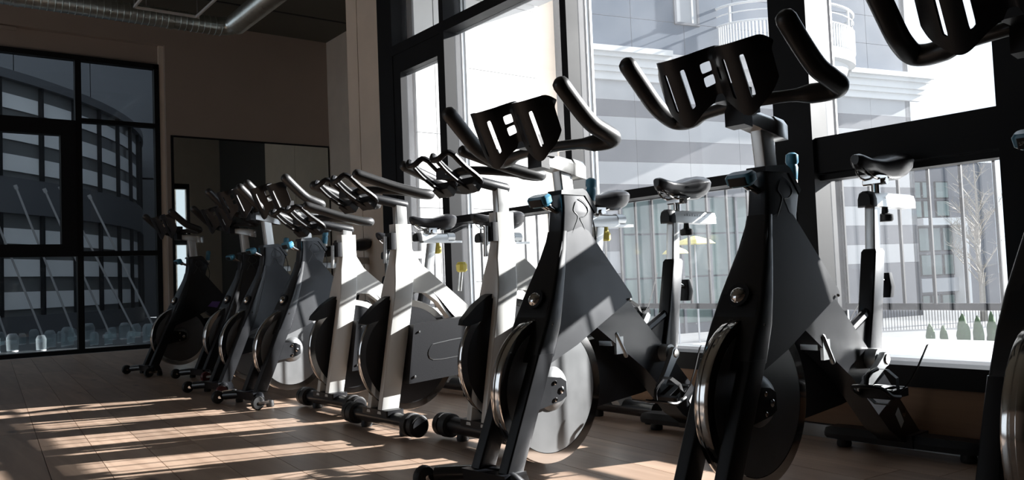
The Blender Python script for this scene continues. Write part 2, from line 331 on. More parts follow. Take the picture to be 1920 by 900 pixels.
# ------------------------------------------------------------------ back window
W2 = empty('window_2'); struct(W2, 'black framed window filling the left part of the back wall')
y0, y1 = BY + .05, BY + .15
def gb(name, x0, x1, z0, z1, ya=y0, yb=y1): return obj(name, bx((x0, ya, z0), (x1, yb, z1)), 'frame', W2, bevel=.005)
gb('frame_side', 2.665, 2.722, 0.0, 3.48); gb('frame_head', -1.2, 2.722, 3.42, 3.48); gb('frame_sill', -1.2, 2.722, .0, .05)
for xx in (1.79, .0, -1.2): gb('mullion', xx, xx + .065, .05, 3.42)
gb('transom', 1.855, 2.665, 2.69, 2.74); gb('transom', 1.855, 2.665, 1.12, 1.18)
for (a, b_) in ((.065, 1.79), (-1.135, .0)):
    gb('sash_top', a, b_, 2.52, 2.70, y0 - .02); gb('sash_bottom', a, b_, 1.12, 1.26, y0 - .02); gb('sash_stile', b_ - .16, b_, 1.26, 2.52, y0 - .02); gb('sash_stile', a, a + .1, 1.26, 2.52, y0 - .02)
    obj('pane', bx((a + .1, y0 + .04, 1.26), (b_ - .16, y0 + .046, 2.52)), 'glassback', W2, smooth=False)
    obj('pane', bx((a, y0 + .04, .05), (b_, y0 + .046, 1.12)), 'glassback', W2, smooth=False)
    obj('pane', bx((a, y0 + .04, 2.70), (b_, y0 + .046, 3.42)), 'glassback', W2, smooth=False)
for z0, z1 in ((.05, 1.12), (1.18, 2.69), (2.74, 3.42)): obj('pane', bx((1.855, y0 + .04, z0), (2.665, y0 + .046, z1)), 'glassback', W2, smooth=False)
# ------------------------------------------------------------------ mirror, duct, lamp frame
mi = empty('wall_mirror', (0, BY, 0)); tag(mi, 'large frameless mirror on the dark back wall behind the farthest bikes', 'mirror')
obj('mirror_glass', bx((2.86, -.02, .12), (AX - .03, -.004, 2.575)), 'mirror', mi, smooth=False)
obj('backing', bx((2.83, -.012, .10), (AX - .01, -.001, 2.6)), 'frame', mi, smooth=False)
du = empty('spiral_duct', (0, 0, 0)); tag(du, 'galvanised round air duct with an elbow hanging under the ceiling', 'duct')
DY, DZ, DR = 9.0, 3.56, .098
pr = []
x = -5.9
while x < 2.92:
    pr += [(x, DR), (x + .05, DR), (x + .053, DR + .005), (x + .058, DR + .005), (x + .061, DR)]; x += .062
obj('straight_duct', lathe(B(), pr, (0, DY, DZ), 'x', 20), 'galv', du)
for xx in (-4.6, -3.2, -1.8, -.4, 1.0, 2.4): obj('duct_joint', lathe(B(), [(xx, DR), (xx, DR + .008), (xx + .05, DR + .008), (xx + .05, DR)], (0, DY, DZ), 'x', 20), 'galv', du)
tube_b = tube(B(), [(2.90, DY, DZ), (3.02, DY - .02, DZ + .01), (3.09, DY - .1, DZ + .02), (3.11, DY - .22, DZ + .03)], DR, 18, 3); obj('elbow', tube_b, 'galv', du)
pr = []; y = -3.
while y < 8.9: pr += [(y, .105), (y + .02, .118)]; y += .04
obj('flexible_duct', lathe(B(), pr, (3.11 - .0, 0, DZ + .03), 'y', 18), 'galv', du).rotation_euler = (0, 0, 0)
for (xx, yy, zz) in ((-3, DY, DZ), (0.2, DY, DZ), (2.2, DY, DZ)): obj('hanger', tube(B(), [(xx, yy, zz + DR), (xx, yy, CZ)], .004, 6), 'rod', du)
lf = empty('pendant_light_frame', (2.3, 8.25, 3.5)); tag(lf, 'thin square pendant light frame hanging above the round duct', 'lamp')
for a, b_ in (((-.31, .36), (.31, .36)), ((-.31, -.36), (.31, -.36)), ((-.31, -.36), (-.31, .36)), ((.29, -.36), (.29, .36))):
    obj('frame_bar', bx((a[0] - .009, a[1] - .009, -.012), (b_[0] + .009, b_[1] + .009, .012)), 'cladwhite', lf, bevel=.002)
for dx, dy in ((-.31, .36), (.30, .36), (-.31, -.36), (.30, -.36)): obj('cable', tube(B(), [(dx, dy, 0), (dx, dy, CZ - 3.5)], .002, 5), 'rod', lf)
# ------------------------------------------------------------------ outside, right
struct(obj('ground', bx((3.05, -40, -1.3), (120, 90, -1.1)), 'asphalt'), 'street beyond the terrace')
te = obj('terrace', bx((WX + .1, -12, -.9), (7.2, 5.05, -.03)), 'darkwall'); struct(te, 'sunlit paved terrace outside the windows')
for i in range(5):
    for j in range(14):
        x0 = 3.02 + i * .84; y0_ = 5.04 - (j + 1) * .84
        obj('paving_slab', bx((x0 + .003, y0_ + .003, -.03), (min(x0 + .837, 7.2), y0_ + .837, 0.0)), 'terrace', te, bevel=.002)
# white wing of the building
ww = obj('wall_wing', bx((3.28, 5.075, -1.1), (4.2, 5.335, 12)), 'darkwall'); struct(ww, 'white clad wing of the building outside the window')
obj('wing_core', bx((3.30, 5.335, 4.3), (4.9, 10.8, 12)), 'darkwall', ww)
rows = [-1.1, -.45, .10, .65, 1.195, 1.74, 2.26, 2.80, 3.4, 4.0]
for a, b_ in zip(rows[:-1], rows[1:]):
    for c_, d_ in ((3.05, 3.215), (3.22, 4.22)): obj('cladding_panel', bx((c_ + .002, 5.05, a + .003), (d_ - .002, 5.075, b_ - .003)), 'cladwhite', ww, bevel=.001)
obj('wing_side', bx((4.195, 5.076, -1.1), (4.22, 5.6, 12)), 'cladwhite', ww)
struct(obj('trim_4', bx((WX + .14, -12, 2.85), (4.22, 5.04, 2.95)), 'bandlight'), 'canopy soffit over the terrace')
# unseen block added to keep the sun off the courtyard behind
nb = B(); loft(nb, [[Vector((px, py, z)) for px, py in ((6, 10.9), (7.9, 10.9), (11.5, 15.5), (11.5, 21), (6.2, 21))] for z in (-1.1, 13)])
struct(obj('wall_shade_block', nb, 'banddark', smooth=False), 'unseen grey block added to shade the courtyard')
# striped facade building
F0 = Vector((13.91, 17.06, 0)); fa = math.radians(103.5); fd = Vector((math.sin(fa), math.cos(fa), 0)); fn = Vector((fd.y, -fd.x, 0))
if fn.y > 0: fn = -fn
FM = Matrix(((fd.x, fn.x, 0, 0), (fd.y, fn.y, 0, 0), (0, 0, 1, 0), (0, 0, 0, 1)))
sb = empty('striped_building'); sb.matrix_world = Matrix.Translation(F0) @ FM
tag(sb, 'large grey striped building with a blue grey upper wall and white cornice', 'building')
def fb(name, u0, u1, n0, n1, z0, z1, m, bev=0.): return obj(name, bx((u0, n0, z0), (u1, n1, z1)), m, sb, bevel=bev, smooth=bool(bev))
fb('wall_core', -.5, 14.0, -9, -.05, -1.1, 15, 'darkwall')
bands = [(-1.1, .7, 'banddark'), (.7, 1.32, 'bandlight'), (1.32, 1.94, 'banddark'), (1.94, 2.57, 'bandlight'), (2.57, 3.2, 'banddark'), (3.2, 3.84, 'bandlight'), (3.84, 4.47, 'banddark'), (4.47, 5.12, 'bandlight'), (5.12, 5.6, 'banddark'), (5.6, 6.15, 'bandlight')]
for z0, z1, m in bands:
    for i in range(8):
        u0 = -.4 + i * 1.83
        fb('facade_panel', u0, u0 + 1.82, -.05, 0, z0 + .003, z1 - .003, m)
for r_ in range(8):
    z0 = 7.05 + r_ * .95
    for i in range(8):
        u0 = -.4 + i * 1.83; fb('facade_panel', u0, u0 + 1.815, -.05, 0, z0 + .006, z0 + .944, 'cladblue')
fb('wall_band', -.4, 14.2, -.05, 0, 6.15, 7.05, 'bandlight')
for (a, b_) in ((-.4, 4.35), (11.2, 14.55)):
    for k, (z0, z1, nn) in enumerate(((6.15, 6.36, .10), (6.36, 6.52, .18), (6.52, 6.74, .24), (6.74, 6.86, .34), (6.86, 7.02, .44))):
        fb('cornice', a, b_ + (nn if b_ > 10 else 0), -.04, nn, z0, z1, 'cornice', .01)
fb('end_face', 14.0, 14.24, -9, 0, -1.1, 15, 'banddark')
# upper window
f_ = B()
for a, b_ in (((4.75, 0, 7.95), (4.83, .05, 10.2)), ((5.56, 0, 7.95), (5.64, .05, 10.2)), ((4.75, 0, 7.95), (5.64, .06, 8.02))): box(f_, a, b_)
wf = obj('upper_window', f_, 'banddark', sb, smooth=False)
obj('window_pane', bx((4.83, .005, 8.02), (5.56, .02, 10.2)), 'bandlight', wf); obj('window_bar', bx((5.36, .02, 8.02), (5.42, .05, 10.2)), 'cornice', wf)
# balcony with curved rail
bc = []
for z, k_ in ((6.3, .72), (6.6, .74), (6.62, .86), (6.9, .9), (6.95, 1.0), (7.3, 1.0)):
    bc.append([Vector((8.85 + 2.55 * k_ * math.cos(math.pi * j / 20), 1.5 * k_ * math.sin(math.pi * j / 20), z)) for j in range(21)])
by_ = obj('balcony', loft(B(), bc), 'cornice', sb)
def arc(rz, r, k_=1.0): return tube(B(), [(8.85 + 2.55 * k_ * math.cos(math.pi * j / 20), 1.5 * k_ * math.sin(math.pi * j / 20), rz) for j in range(21)], r, 6)
obj('balcony_rail', arc(8.55, .045), 'cornice', by_); obj('balcony_rail', arc(8.3, .02), 'cornice', by_); obj('balcony_rail', arc(8.0, .035), 'cornice', by_)
pk = B()
for j in range(1, 60):
    a = math.pi * j / 60; p = (8.85 + 2.55 * math.cos(a), 1.5 * math.sin(a)); box(pk, (p[0] - .02, p[1] - .02, 7.3), (p[0] + .02, p[1] + .02, 8.0))
for j in (2, 6, 10, 14, 18):
    a = math.pi * j / 20; p = (8.85 + 2.55 * math.cos(a), 1.5 * math.sin(a)); box(pk, (p[0] - .03, p[1] - .03, 8.0), (p[0] + .03, p[1] + .03, 8.55))
obj('balcony_pickets', pk, 'cornice', by_, smooth=False)['kind'] = 'stuff'
# shopfront
for i in range(5):
    u0 = 2.6 + i * 1.0
    for z0, z1 in ((-.8, .5), (.55, 1.75), (1.8, 2.85)):
        fb('shop_pane', u0 + .04, u0 + .96, .0, .03, z0, z1, 'glassgreen')
    fb('shop_mullion', u0 - .04, u0 + .04, 0, .08, -1.1, 2.9, 'banddark')
fb('shop_beam', 2.55, 7.65, 0, .10, 2.85, 3.0, 'banddark')
# second building
def at_depth(px, py, D):
    r = Rm @ Vector((px - 960, -(py - 450), -1545.)); f2 = Vector((-Rm[0][2], -Rm[1][2], 0)).normalized(); return Vector((0, 0, CAM_H)) + r * (D / r.dot(f2))
A_ = at_depth(1700, 500, 31); Bp = at_depth(1872, 500, 32.4); dd = (Bp - A_); dd.z = 0; LN = dd.length; dd.normalize(); nn_ = Vector((dd.y, -dd.x, 0))
if nn_.dot(A_) > 0: nn_ = -nn_
b2 = empty('far_building'); b2.matrix_world = Matrix.Translation((A_.x, A_.y, 0)) @ Matrix(((dd.x, nn_.x, 0, 0), (dd.y, nn_.y, 0, 0), (0, 0, 1, 0), (0, 0, 0, 1)))
tag(b2, 'dark flat roofed building with a white portal frame, far across the street at right', 'building')
def u_of(px): 
    r = Rm @ Vector((px - 960, 0, -1545.)); r.z = 0; r.normalize(); den = r.x * nn_.x + r.y * nn_.y; s = (A_.x * nn_.x + A_.y * nn_.y) / den; return (Vector((r.x * s, r.y * s, 0)) - Vector((A_.x, A_.y, 0))).dot(dd)
def z_of(py, px=1790): return at_depth(px, py, 31.7).z
def b2b(name, x0, x1, yt, yb, n0, n1, m): return obj(name, bx((u_of(x0), n0, z_of(yb)), (u_of(x1), n1, z_of(yt))), m, b2, smooth=False)
obj('wall_block', bx((0, -3, -1.1), (LN, 0, z_of(304))), 'banddark', b2, smooth=False)
b2b('wall_left_part', 1701, 1717, 312, 640, .0, .06, 'banddark')
for x0, x1, ya, yb in ((1717, 1730, 340, 372), (1732, 1748, 340, 372), (1717, 1730, 375, 408), (1732, 1748, 375, 408), (1757, 1782, 340, 372), (1757, 1782, 375, 406), (1720, 1740, 425, 470), (1742, 1762, 425, 470), (1765, 1784, 425, 470), (1722, 1742, 475, 515), (1745, 1762, 475, 515), (1765, 1784, 475, 515), (1720, 1735, 550, 600), (1738, 1752, 550, 600), (1757, 1782, 550, 600)):
    wv = b2b('far_window', x0, x1, ya, yb, .0, .05, 'frame'); obj('pane', bx((u_of(x0) + .04, .05, z_of(yb) + .04), (u_of(x1) - .04, .07, z_of(ya) - .04)), 'glassgreen', wv, smooth=False)
b2b('portal_frame', 1716, 1798, 409, 422, .0, .45, 'cornice'); b2b('portal_frame', 1785, 1798, 422, 605, .0, .45, 'cornice'); b2b('portal_frame', 1716, 1785, 520, 545, .0, .2, 'bandlight')
# fence, hedge plants, tree
ft = empty('street_fence', (0, 0, -1.1)); tag(ft, 'dark picket fence along the street in front of the far building', 'fence')
a = at_depth(1600, 500, 22); b_ = at_depth(1900, 500, 22); pk = B()
for i in range(56):
    p = a.lerp(b_, i / 55); box(pk, (p.x - .006, p.y - .006, 0), (p.x + .006, p.y + .006, .62))
obj('fence_pickets', pk, 'frame', ft, smooth=False)['kind'] = 'stuff'
obj('fence_rail', tube(B(), [(a.x, a.y, .6), (b_.x, b_.y, .6)], .015, 5), 'frame', ft)
def conifer(px, h_, rr, lab):
    p = at_depth(px, 560, 17.5); e = empty('conifer_shrub', (p.x, p.y, -1.28)); tag(e, lab, 'shrub', 'small conical conifers along the terrace edge')
    b = B(); rs = random.Random(px); loops = []
    for k in range(9):
        t = k / 8; r = rr * (1 - t * t) ** .6 * (.55 + .45 * min(1, t * 6)) + .01
        loops.append([Vector((math.cos(j * math.pi / 6) * r * rs.uniform(.75, 1.2), math.sin(j * math.pi / 6) * r * rs.uniform(.75, 1.2), .1 + t * h_ * rs.uniform(.97, 1.03))) for j in range(12)])
    obj('foliage', loft(b, loops), 'leaf', e); obj('stem', tube(B(), [(0, 0, 0), (0, 0, .15)], .03, 6), 'bark', e)
for px, h_, rr, lab in ((1740, .55, .09, 'small green conifer shrub, farthest left of those beyond the terrace'), (1765, .5, .08, 'narrow low conifer shrub, second from left beyond the terrace'), (1802, .72, .125, 'widest bushy conifer shrub beyond the terrace, right of the slim pair'), (1830, .68, .10, 'fourth conifer shrub from the left beyond the terrace'), (1856, .75, .10, 'tallest pointed conifer shrub beyond the terrace'), (1880, .66, .10, 'rightmost conifer shrub, next to the black bike at the right edge')):
    conifer(px, h_, rr, lab)
p = at_depth(1842, 560, 24); tr = empty('bare_tree', (p.x, p.y, -1.1)); tag(tr, 'pale bare tree in front of the far building, at right', 'tree')
obj('trunk', tube(B(), [(0, 0, 0), (.03, 0, 1.0), (0, .05, 2.2), (.05, 0, 3.4), (0, 0, 4.6)], [.10, .08, .06, .04, .015], 8), 'bark', tr)
tw = B(); rs = random.Random(3)
for i in range(30):
    z = .7 + 3.4 * rs.random(); an = rs.random() * 6.28; L_ = (1.15 - .18 * z) * rs.uniform(.7, 1.15); e1 = Vector((math.cos(an) * L_, math.sin(an) * L_, z + L_ * rs.uniform(.8, 1.5)))
    tube(tw, [(0, 0, z), e1 * .5 + Vector((0, 0, z * .5)), e1], [.026, .016, .005], 4)
    for j in range(14):
        d = Vector((rs.uniform(-.3, .3), rs.uniform(-.3, .3), rs.uniform(.05, .4))); s0 = Vector((0, 0, z)).lerp(e1, rs.uniform(.3, 1)); tube(tw, [s0, s0 + d], [.009, .003], 3)
obj('twigs', tw, 'bark', tr, smooth=False)['kind'] = 'stuff'
# two solid parasols stand in for a yellow reflection in the shop glass
for (px, D, zt, rr, lab) in ((1305, 17., 1.35, .42, 'pale yellow parasol modelled in place of a shopfront reflection, seen between two bikes'), (1268, 18.5, 1.2, .3, 'smaller yellow parasol left of the larger one, also in place of a reflection')):
    p = at_depth(px, 500, D); e = empty('reflected_parasol', (p.x, p.y, -1.1)); tag(e, lab, 'reflected_parasol', 'yellow parasols in place of a reflection')
    obj('canopy', lathe(B(), [(zt + 1.1 - .12, rr), (zt + 1.1 - .04, rr * .75), (zt + 1.1 + .05, .03)], (0, 0, 0), 'z', 8), 'reflected_parasol', e, smooth=False); obj('pole', tube(B(), [(0, 0, 0), (0, 0, zt + 1.1)], .02, 6), 'rod', e)
# ------------------------------------------------------------------ outside, back
struct(obj('courtyard', bx((-20, BY + .25, -.25), (6.0, 32, -.02)), 'street'), 'dark courtyard paving behind the back window')
cb = empty('curved_building', (-5.12, 24.73, 0)); tag(cb, 'building with a curved glazed front and dark cladding, behind the back window', 'building')
CR = 10.67
def ring(name, r0, r1, z0, z1, m, a0, a1, parent, n=None):
    n = n or max(2, int((a1 - a0) / 4)); b = B(); vs = []
    for i in range(n + 1):
        a = math.radians(a0 + (a1 - a0) * i / n); c, s = math.cos(a), math.sin(a)
        vs.append([b.verts.new((r * c, r * s, z)) for r, z in ((r0, z0), (r1, z0), (r1, z1), (r0, z1))])
    for i in range(n):
        for j in range(4): b.faces.new((vs[i][j], vs[i][(j + 1) % 4], vs[i + 1][(j + 1) % 4], vs[i + 1][j]))
    b.faces.new(vs[0]); b.faces.new(vs[-1][::-1]); return obj(name, b, m, parent)
ring('spandrel', CR - .5, CR, 2.15, 2.78, 'cladark', -110, 10, cb, 40); ring('roof_edge', CR - .5, CR + .04, 4.5, 4.66, 'cladark', -110, 10, cb, 40); ring('base_wall', CR - .5, CR, -.02, .35, 'cladark', -110, 10, cb, 40)
ring('back_glazing', CR - .5, CR - .09, .35, 4.5, 'cladmid', -110, 10, cb, 40)
a = -108
while a < 8:
    for (z0, z1) in ((.35, 2.15), (2.78, 4.5)):
        wd = obj('curved_window', ring_b := B(), 'frame', cb) if False else None
        m_ = ring('mullion', CR - .06, CR + .01, z0, z1, 'frame', a - .14, a + .14, cb, 1)
        rs = random.Random(int(a * 10 + z0 * 7)); fr_ = [0, .12, .32, .42, .68, .8, 1.0]
        zz = z0 + .12
        for q_ in range(3 if z1 > 3 else 3):
            hh = (z1 - z0) * (.17 if q_ < 2 else .15); ring('blind', CR - .07, CR - .06, zz, zz + hh, 'blind', a + .2, a + 5.0, m_, 2); zz += hh + (z1 - z0) * .15
    a += 5.2
db = empty('dark_clad_wall', (-12, 25.2, 0)); tag(db, 'tall anthracite clad building rising above the curved glazed front', 'building')
for i in range(12):
    for z0 in (-.02, 4, 8, 12): obj('cladding_panel', bx((i * 1.85, 0, z0), (i * 1.85 + 1.83, .3, z0 + 3.97)), 'cladark', db, smooth=False)
obj('wall_block', bx((0, .3, -.02), (22.2, 4, 16)), 'cladark', db, smooth=False)
lg = empty('pale_glazed_tower', (6.1, 21.3, 0)); tag(lg, 'pale narrow glazed tower at the right edge of the back window', 'building')
obj('tower_body', bx((0, 0, -.02), (1.2, 1.2, 6.0)), 'bandlight', lg, smooth=False)
for k in range(18): obj('floor_slat', bx((-.03, -.03, .2 + k * .32), (1.2, 0, .26 + k * .32)), 'frame', lg, smooth=False)
# slanting rods and glass lanterns
rods = [((1.63, 2.35), (2.41, .20)), ((2.02, 2.31), (2.91, .12)), ((2.51 - .27, 2.35), (3.29, .14)), ((2.65, 2.23), (3.61, .18)), ((1.20, 2.35), (1.98, .06)), ((.80, 2.4), (1.5, .05))]
for i, (a, b_) in enumerate(rods):
    e = empty('slanting_rod', (b_[0], 14.5, -.02)); tag(e, ['slanting steel rod starting highest in the left casement', 'slanting steel rod ending behind the central mullion, near the middle lantern', 'slanting steel rod whose top is hidden by the window mullion', 'rightmost slanting steel rod behind the back window', 'slanting steel rod ending lowest, left of the mullion', 'leftmost slanting steel rod at the photo edge'][i], 'rod', 'slanting rods in the courtyard')
    dx = a[0] - b_[0]
    obj('steel_rod', tube(B(), [(0, 0, .02), (dx, 0, a[1])], .016, 6), 'rod', e); obj('rod_tip', tube(B(), [(dx, 0, a[1]), (dx * 1.03, 0, a[1] + .06)], .028, 6), 'rod', e); obj('anchor', lathe(B(), [(0, .12), (.05, .12), (.06, .03)], (0, 0, 0), 'z', 10), 'rod', e)
rs = random.Random(11); k = 0
lan0 = None
for i in range(26):
    x_ = .9 + (i % 13) * .23 + rs.uniform(-.05, .05); y_ = 12.4 + (i // 13) * 1.5 + rs.uniform(-.3, .3)
    if lan0 is None:
        e = empty('glass_lantern'); obj('glass_body', lathe(B(), [(0, .06), (.16, .065), (.2, .045), (.21, .03)], (0, 0, 0), 'z', 10, cap=False), 'glassjar', e); obj('lantern_base', lathe(B(), [(0, .062), (.015, .062)], (0, 0, 0), 'z', 10), 'rod', e); lan0 = e
    else: e = copy_tree(lan0)
    e.location = (x_, y_, -.02); s = rs.uniform(.8, 1.3); e.scale = (s, s, s)
    tag(e, 'small clear glass lantern on the dark paving outside the back window', 'lantern', 'glass lanterns outside the back window')
# ------------------------------------------------------------------ bikes
def saddle_parts(root, u0, z0):
    """saddle: nose toward -u"""
    s = B(); L_ = .275; secs = []
    prof = [(0, .013, .022), (.015, .024, .036), (.08, .028, .036), (.14, .042, .042), (.19, .07, .058), (.24, .085, .066), (.27, .074, .056), (.284, .048, .03)]
    for (t, hw, hh) in prof:
        u = u0 - .14 + t; zc = z0 + .018 * (1 - min(1, abs(t - .12) / .12)) * -1 + .004
        zt = zc + .022
        l = []
        for j in range(14):
            a = 2 * math.pi * j / 14; cx, cz = math.cos(a), math.sin(a)
            l.append(Vector((u, hw * (abs(cx) ** .8) * (1 if cx > 0 else -1), zt + (hh * .45 * cz if cz > 0 else hh * cz * 1.0))))
        secs.append(l)
    sd = obj('saddle', loft(s, secs), 'saddle', root)
    r = B()
    for sg in (-1, 1): tube(r, [(u0 - .125, sg * .008, z0 + .0), (u0 - .07, sg * .022, z0 - .035), (u0 + .03, sg * .022, z0 - .038), (u0 + .1, sg * .035, z0 - .002)], .004, 6, 3)
    obj('saddle_rails', r, 'chrome', sd)
    c = B(); box(c, (u0 - .035, -.03, z0 - .055), (u0 + .02, .03, z0 - .028)); lathe(c, [(-.04, .012), (.04, .012)], (u0 - .008, 0, z0 - .048), 'y', 10); tube(c, [(u0 - .008, 0, z0 - .1), (u0 - .008, 0, z0 - .04)], .014, 10)
    obj('saddle_clamp', c, 'chrome', sd, bevel=.002)
    return sd
def slider(root, name, ua, ub, zc, m, cap=True, hw=.026, hh=.022, flip=False):
    l = []
    for u in (ua, ub):
        l.append([Vector((u, y, z + zc)) for y, z in ((-hw, -hh), (hw, -hh), (hw * .98, 0), (hw * .75, hh * .75), (hw * .3, hh), (-hw * .3, hh), (-hw * .75, hh * .75), (-hw * .98, 0))])
    o = obj(name, loft(B(), l), m, root, bevel=.002)
    if cap:
        e = []
        for k_, u in ((1.06, ua + .02), (1.08, ua - .004), (.8, ua - .016)): e.append([Vector((u, y * k_, z * k_ + zc)) for y, z in ((-hw, -hh), (hw, -hh), (hw * .98, 0), (hw * .75, hh * .75), (hw * .3, hh), (-hw * .3, hh), (-hw * .75, hh * .75), (-hw * .98, 0))])
        obj('end_cap', loft(B(), e), 'plastic', o, bevel=.002)
    return o
def crank(root, side, bb, v, ang):
    """crank arm with pivot at its own origin"""
    b = B(); L_ = .17; s = side
    loft(b, [[Vector((L_ * t, yy, zz)) for yy, zz in ((-.009, -hz), (.009, -hz), (.009, hz), (-.009, hz))] for t, hz in ((-.09, .018), (0, .022), (.1, .018), (.5, .014), (1, .013), (1.06, .009))])
    ar_ = obj('crank_arm', b, 'alu', root, bevel=.003); ar_.location = (bb[0], v, bb[1]); ar_.rotation_euler = (0, ang, 0)
    c = B(); lathe(c, [(-.013, .014), (-.010, .017), (.010, .017), (.013, .014)], (0, 0, 0), 'y', 14); obj('crank_bolt', c, 'chrome', ar_)
    pv = s * .065; ci, si = math.cos(-ang), math.sin(-ang)
    def T(pts): # pedal kept level: rotate world offsets into the arm frame
        return [Vector((L_ + p[0] * ci + p[2] * si, p[1], -p[0] * si + p[2] * ci)) for p in pts]
    RM = Matrix.Translation((L_, 0, 0)) @ Matrix.Rotation(-ang, 4, 'Y')
    p = B()
    box(p, (-.05, pv - .045, -.014), (-.035, pv + .045, .014), RM); box(p, (.035, pv - .045, -.014), (.05, pv + .045, .014), RM)
    box(p, (-.05, pv - .05, -.012), (.05, pv - .035, .012), RM); box(p, (-.05, pv + .035, -.012), (.05, pv + .05, .012), RM)
    box(p, (-.035, pv - .012, -.014), (.035, pv + .012, .014), RM)
    obj('pedal', p, 'plastic', ar_, bevel=.003)
    g = B()
    tube(g, [RM @ Vector(q) for q in ((.0, pv - .048, -.01), (-.06, pv - .05, .0), (-.10, pv - .04, .025), (-.10, pv + .04, .025), (-.06, pv + .05, .0), (.0, pv + .048, -.01))], .006, 6, 3)
    tube(g, [RM @ Vector(q) for q in ((-.10, pv, .025), (-.085, pv, .06), (-.03, pv, .07))], .006, 6, 3)
    obj('toe_cage', g, 'plastic', ar_)
    st = B()
    lp = [[RM @ Vector(q) for q in ((u, y, z - .0), (u + .018, y, z))] for u, y, z in ((-.02, pv - .05, .0), (-.02, pv - .048, .045), (-.02, pv - .02, .068), (-.02, pv + .02, .068), (-.02, pv + .048, .045), (-.02, pv + .05, -.01), (-.02, pv + .02, -.035), (-.02, pv - .02, -.035), (-.02, pv - .05, .0))]
    def ribbon(bm, L2, th=.002):
        vs = [[bm.verts.new(q) for q in l] for l in L2]; vs2 = [[bm.verts.new(q + Vector((0, 0, -th)) + (q - RM @ Vector((0, pv, .01))) * -.03) for q in l] for l in L2]
        for i in range(len(vs) - 1):
            bm.faces.new((vs[i][0], vs[i][1], vs[i + 1][1], vs[i + 1][0])); bm.faces.new((vs2[i][0], vs2[i + 1][0], vs2[i + 1][1], vs2[i][1]))
            for k_ in (0, 1): bm.faces.new((vs[i][k_], vs[i + 1][k_], vs2[i + 1][k_], vs2[i][k_]))
    ribbon(st, lp)
    tail = [[RM @ Vector(q) for q in ((-.02 + a, y - .002, z), (-.002 + a, y + .002, z))] for a, y, z in ((0, pv - .05, .0), (.03, pv - .07, .03), (.06, pv - .085, .075), (.09, pv - .09, .11), (.12, pv - .09, .135))]
    ribbon(st, tail); obj('toe_strap', st, 'rubber', ar_)
    return ar_
def open_holder(root, cu, cz, top, bot):
    ax = bot - top; L_ = ax.length; ax.normalize(); nr = Vector((ax.z, 0, -ax.x)); nr = nr if nr.x < 0 else -nr
    def pt(v, s, d=0.): return top + ax * (s * L_) + nr * d + Vector((0, v, 0))
    o = None
    for sg in (-1, 1):
        c = sg * .085; b = B()
        lp = [(-.058, .10, 0), (-.058, .45, .006), (-.056, .85, .004), (-.045, .98, .010), (-.02, 1.02, .030), (.02, 1.02, .030), (.045, .98, .010), (.056, .85, .004), (.058, .45, .006), (.058, .10, 0), (.047, -.03, .004), (.02, -.05, .032), (-.02, -.05, .032), (-.047, -.03, .004), (-.058, .10, 0)]
        tube(b, [pt(c + e, s_, d) for e, s_, d in lp], .0115, 8, 3)
        tube(b, [pt(c - sg * .0, .02, .034), pt(c, .3, .042), pt(c, .7, .042), pt(c, 1.0, .034)], .007, 8, 3)
        q = obj('bottle_holder', b, 'plastic', root)
        cup = B(); loft(cup, [[pt(c + e, s_, d + dd_) for e, s_, d in ((-.052, .80, .0), (.052, .80, .0), (.052, 1.03, .006), (-.052, 1.03, .006))] for dd_ in (.002, .038)]); obj('holder_cup', cup, 'plastic', q, bevel=.008)
        o = q
    br = B(); box(br, (cu - .10, -.032, cz - .015), (cu + .02, .032, cz + .028)); loft(br, [[pt(v, s_, 0) for s_ in (.35, .75)] + [pt(v, s_, .012) for s_ in (.75, .35)] for v in (-.035, .035)]); obj('holder_bracket', br, 'plastic', o, bevel=.004)
    return o
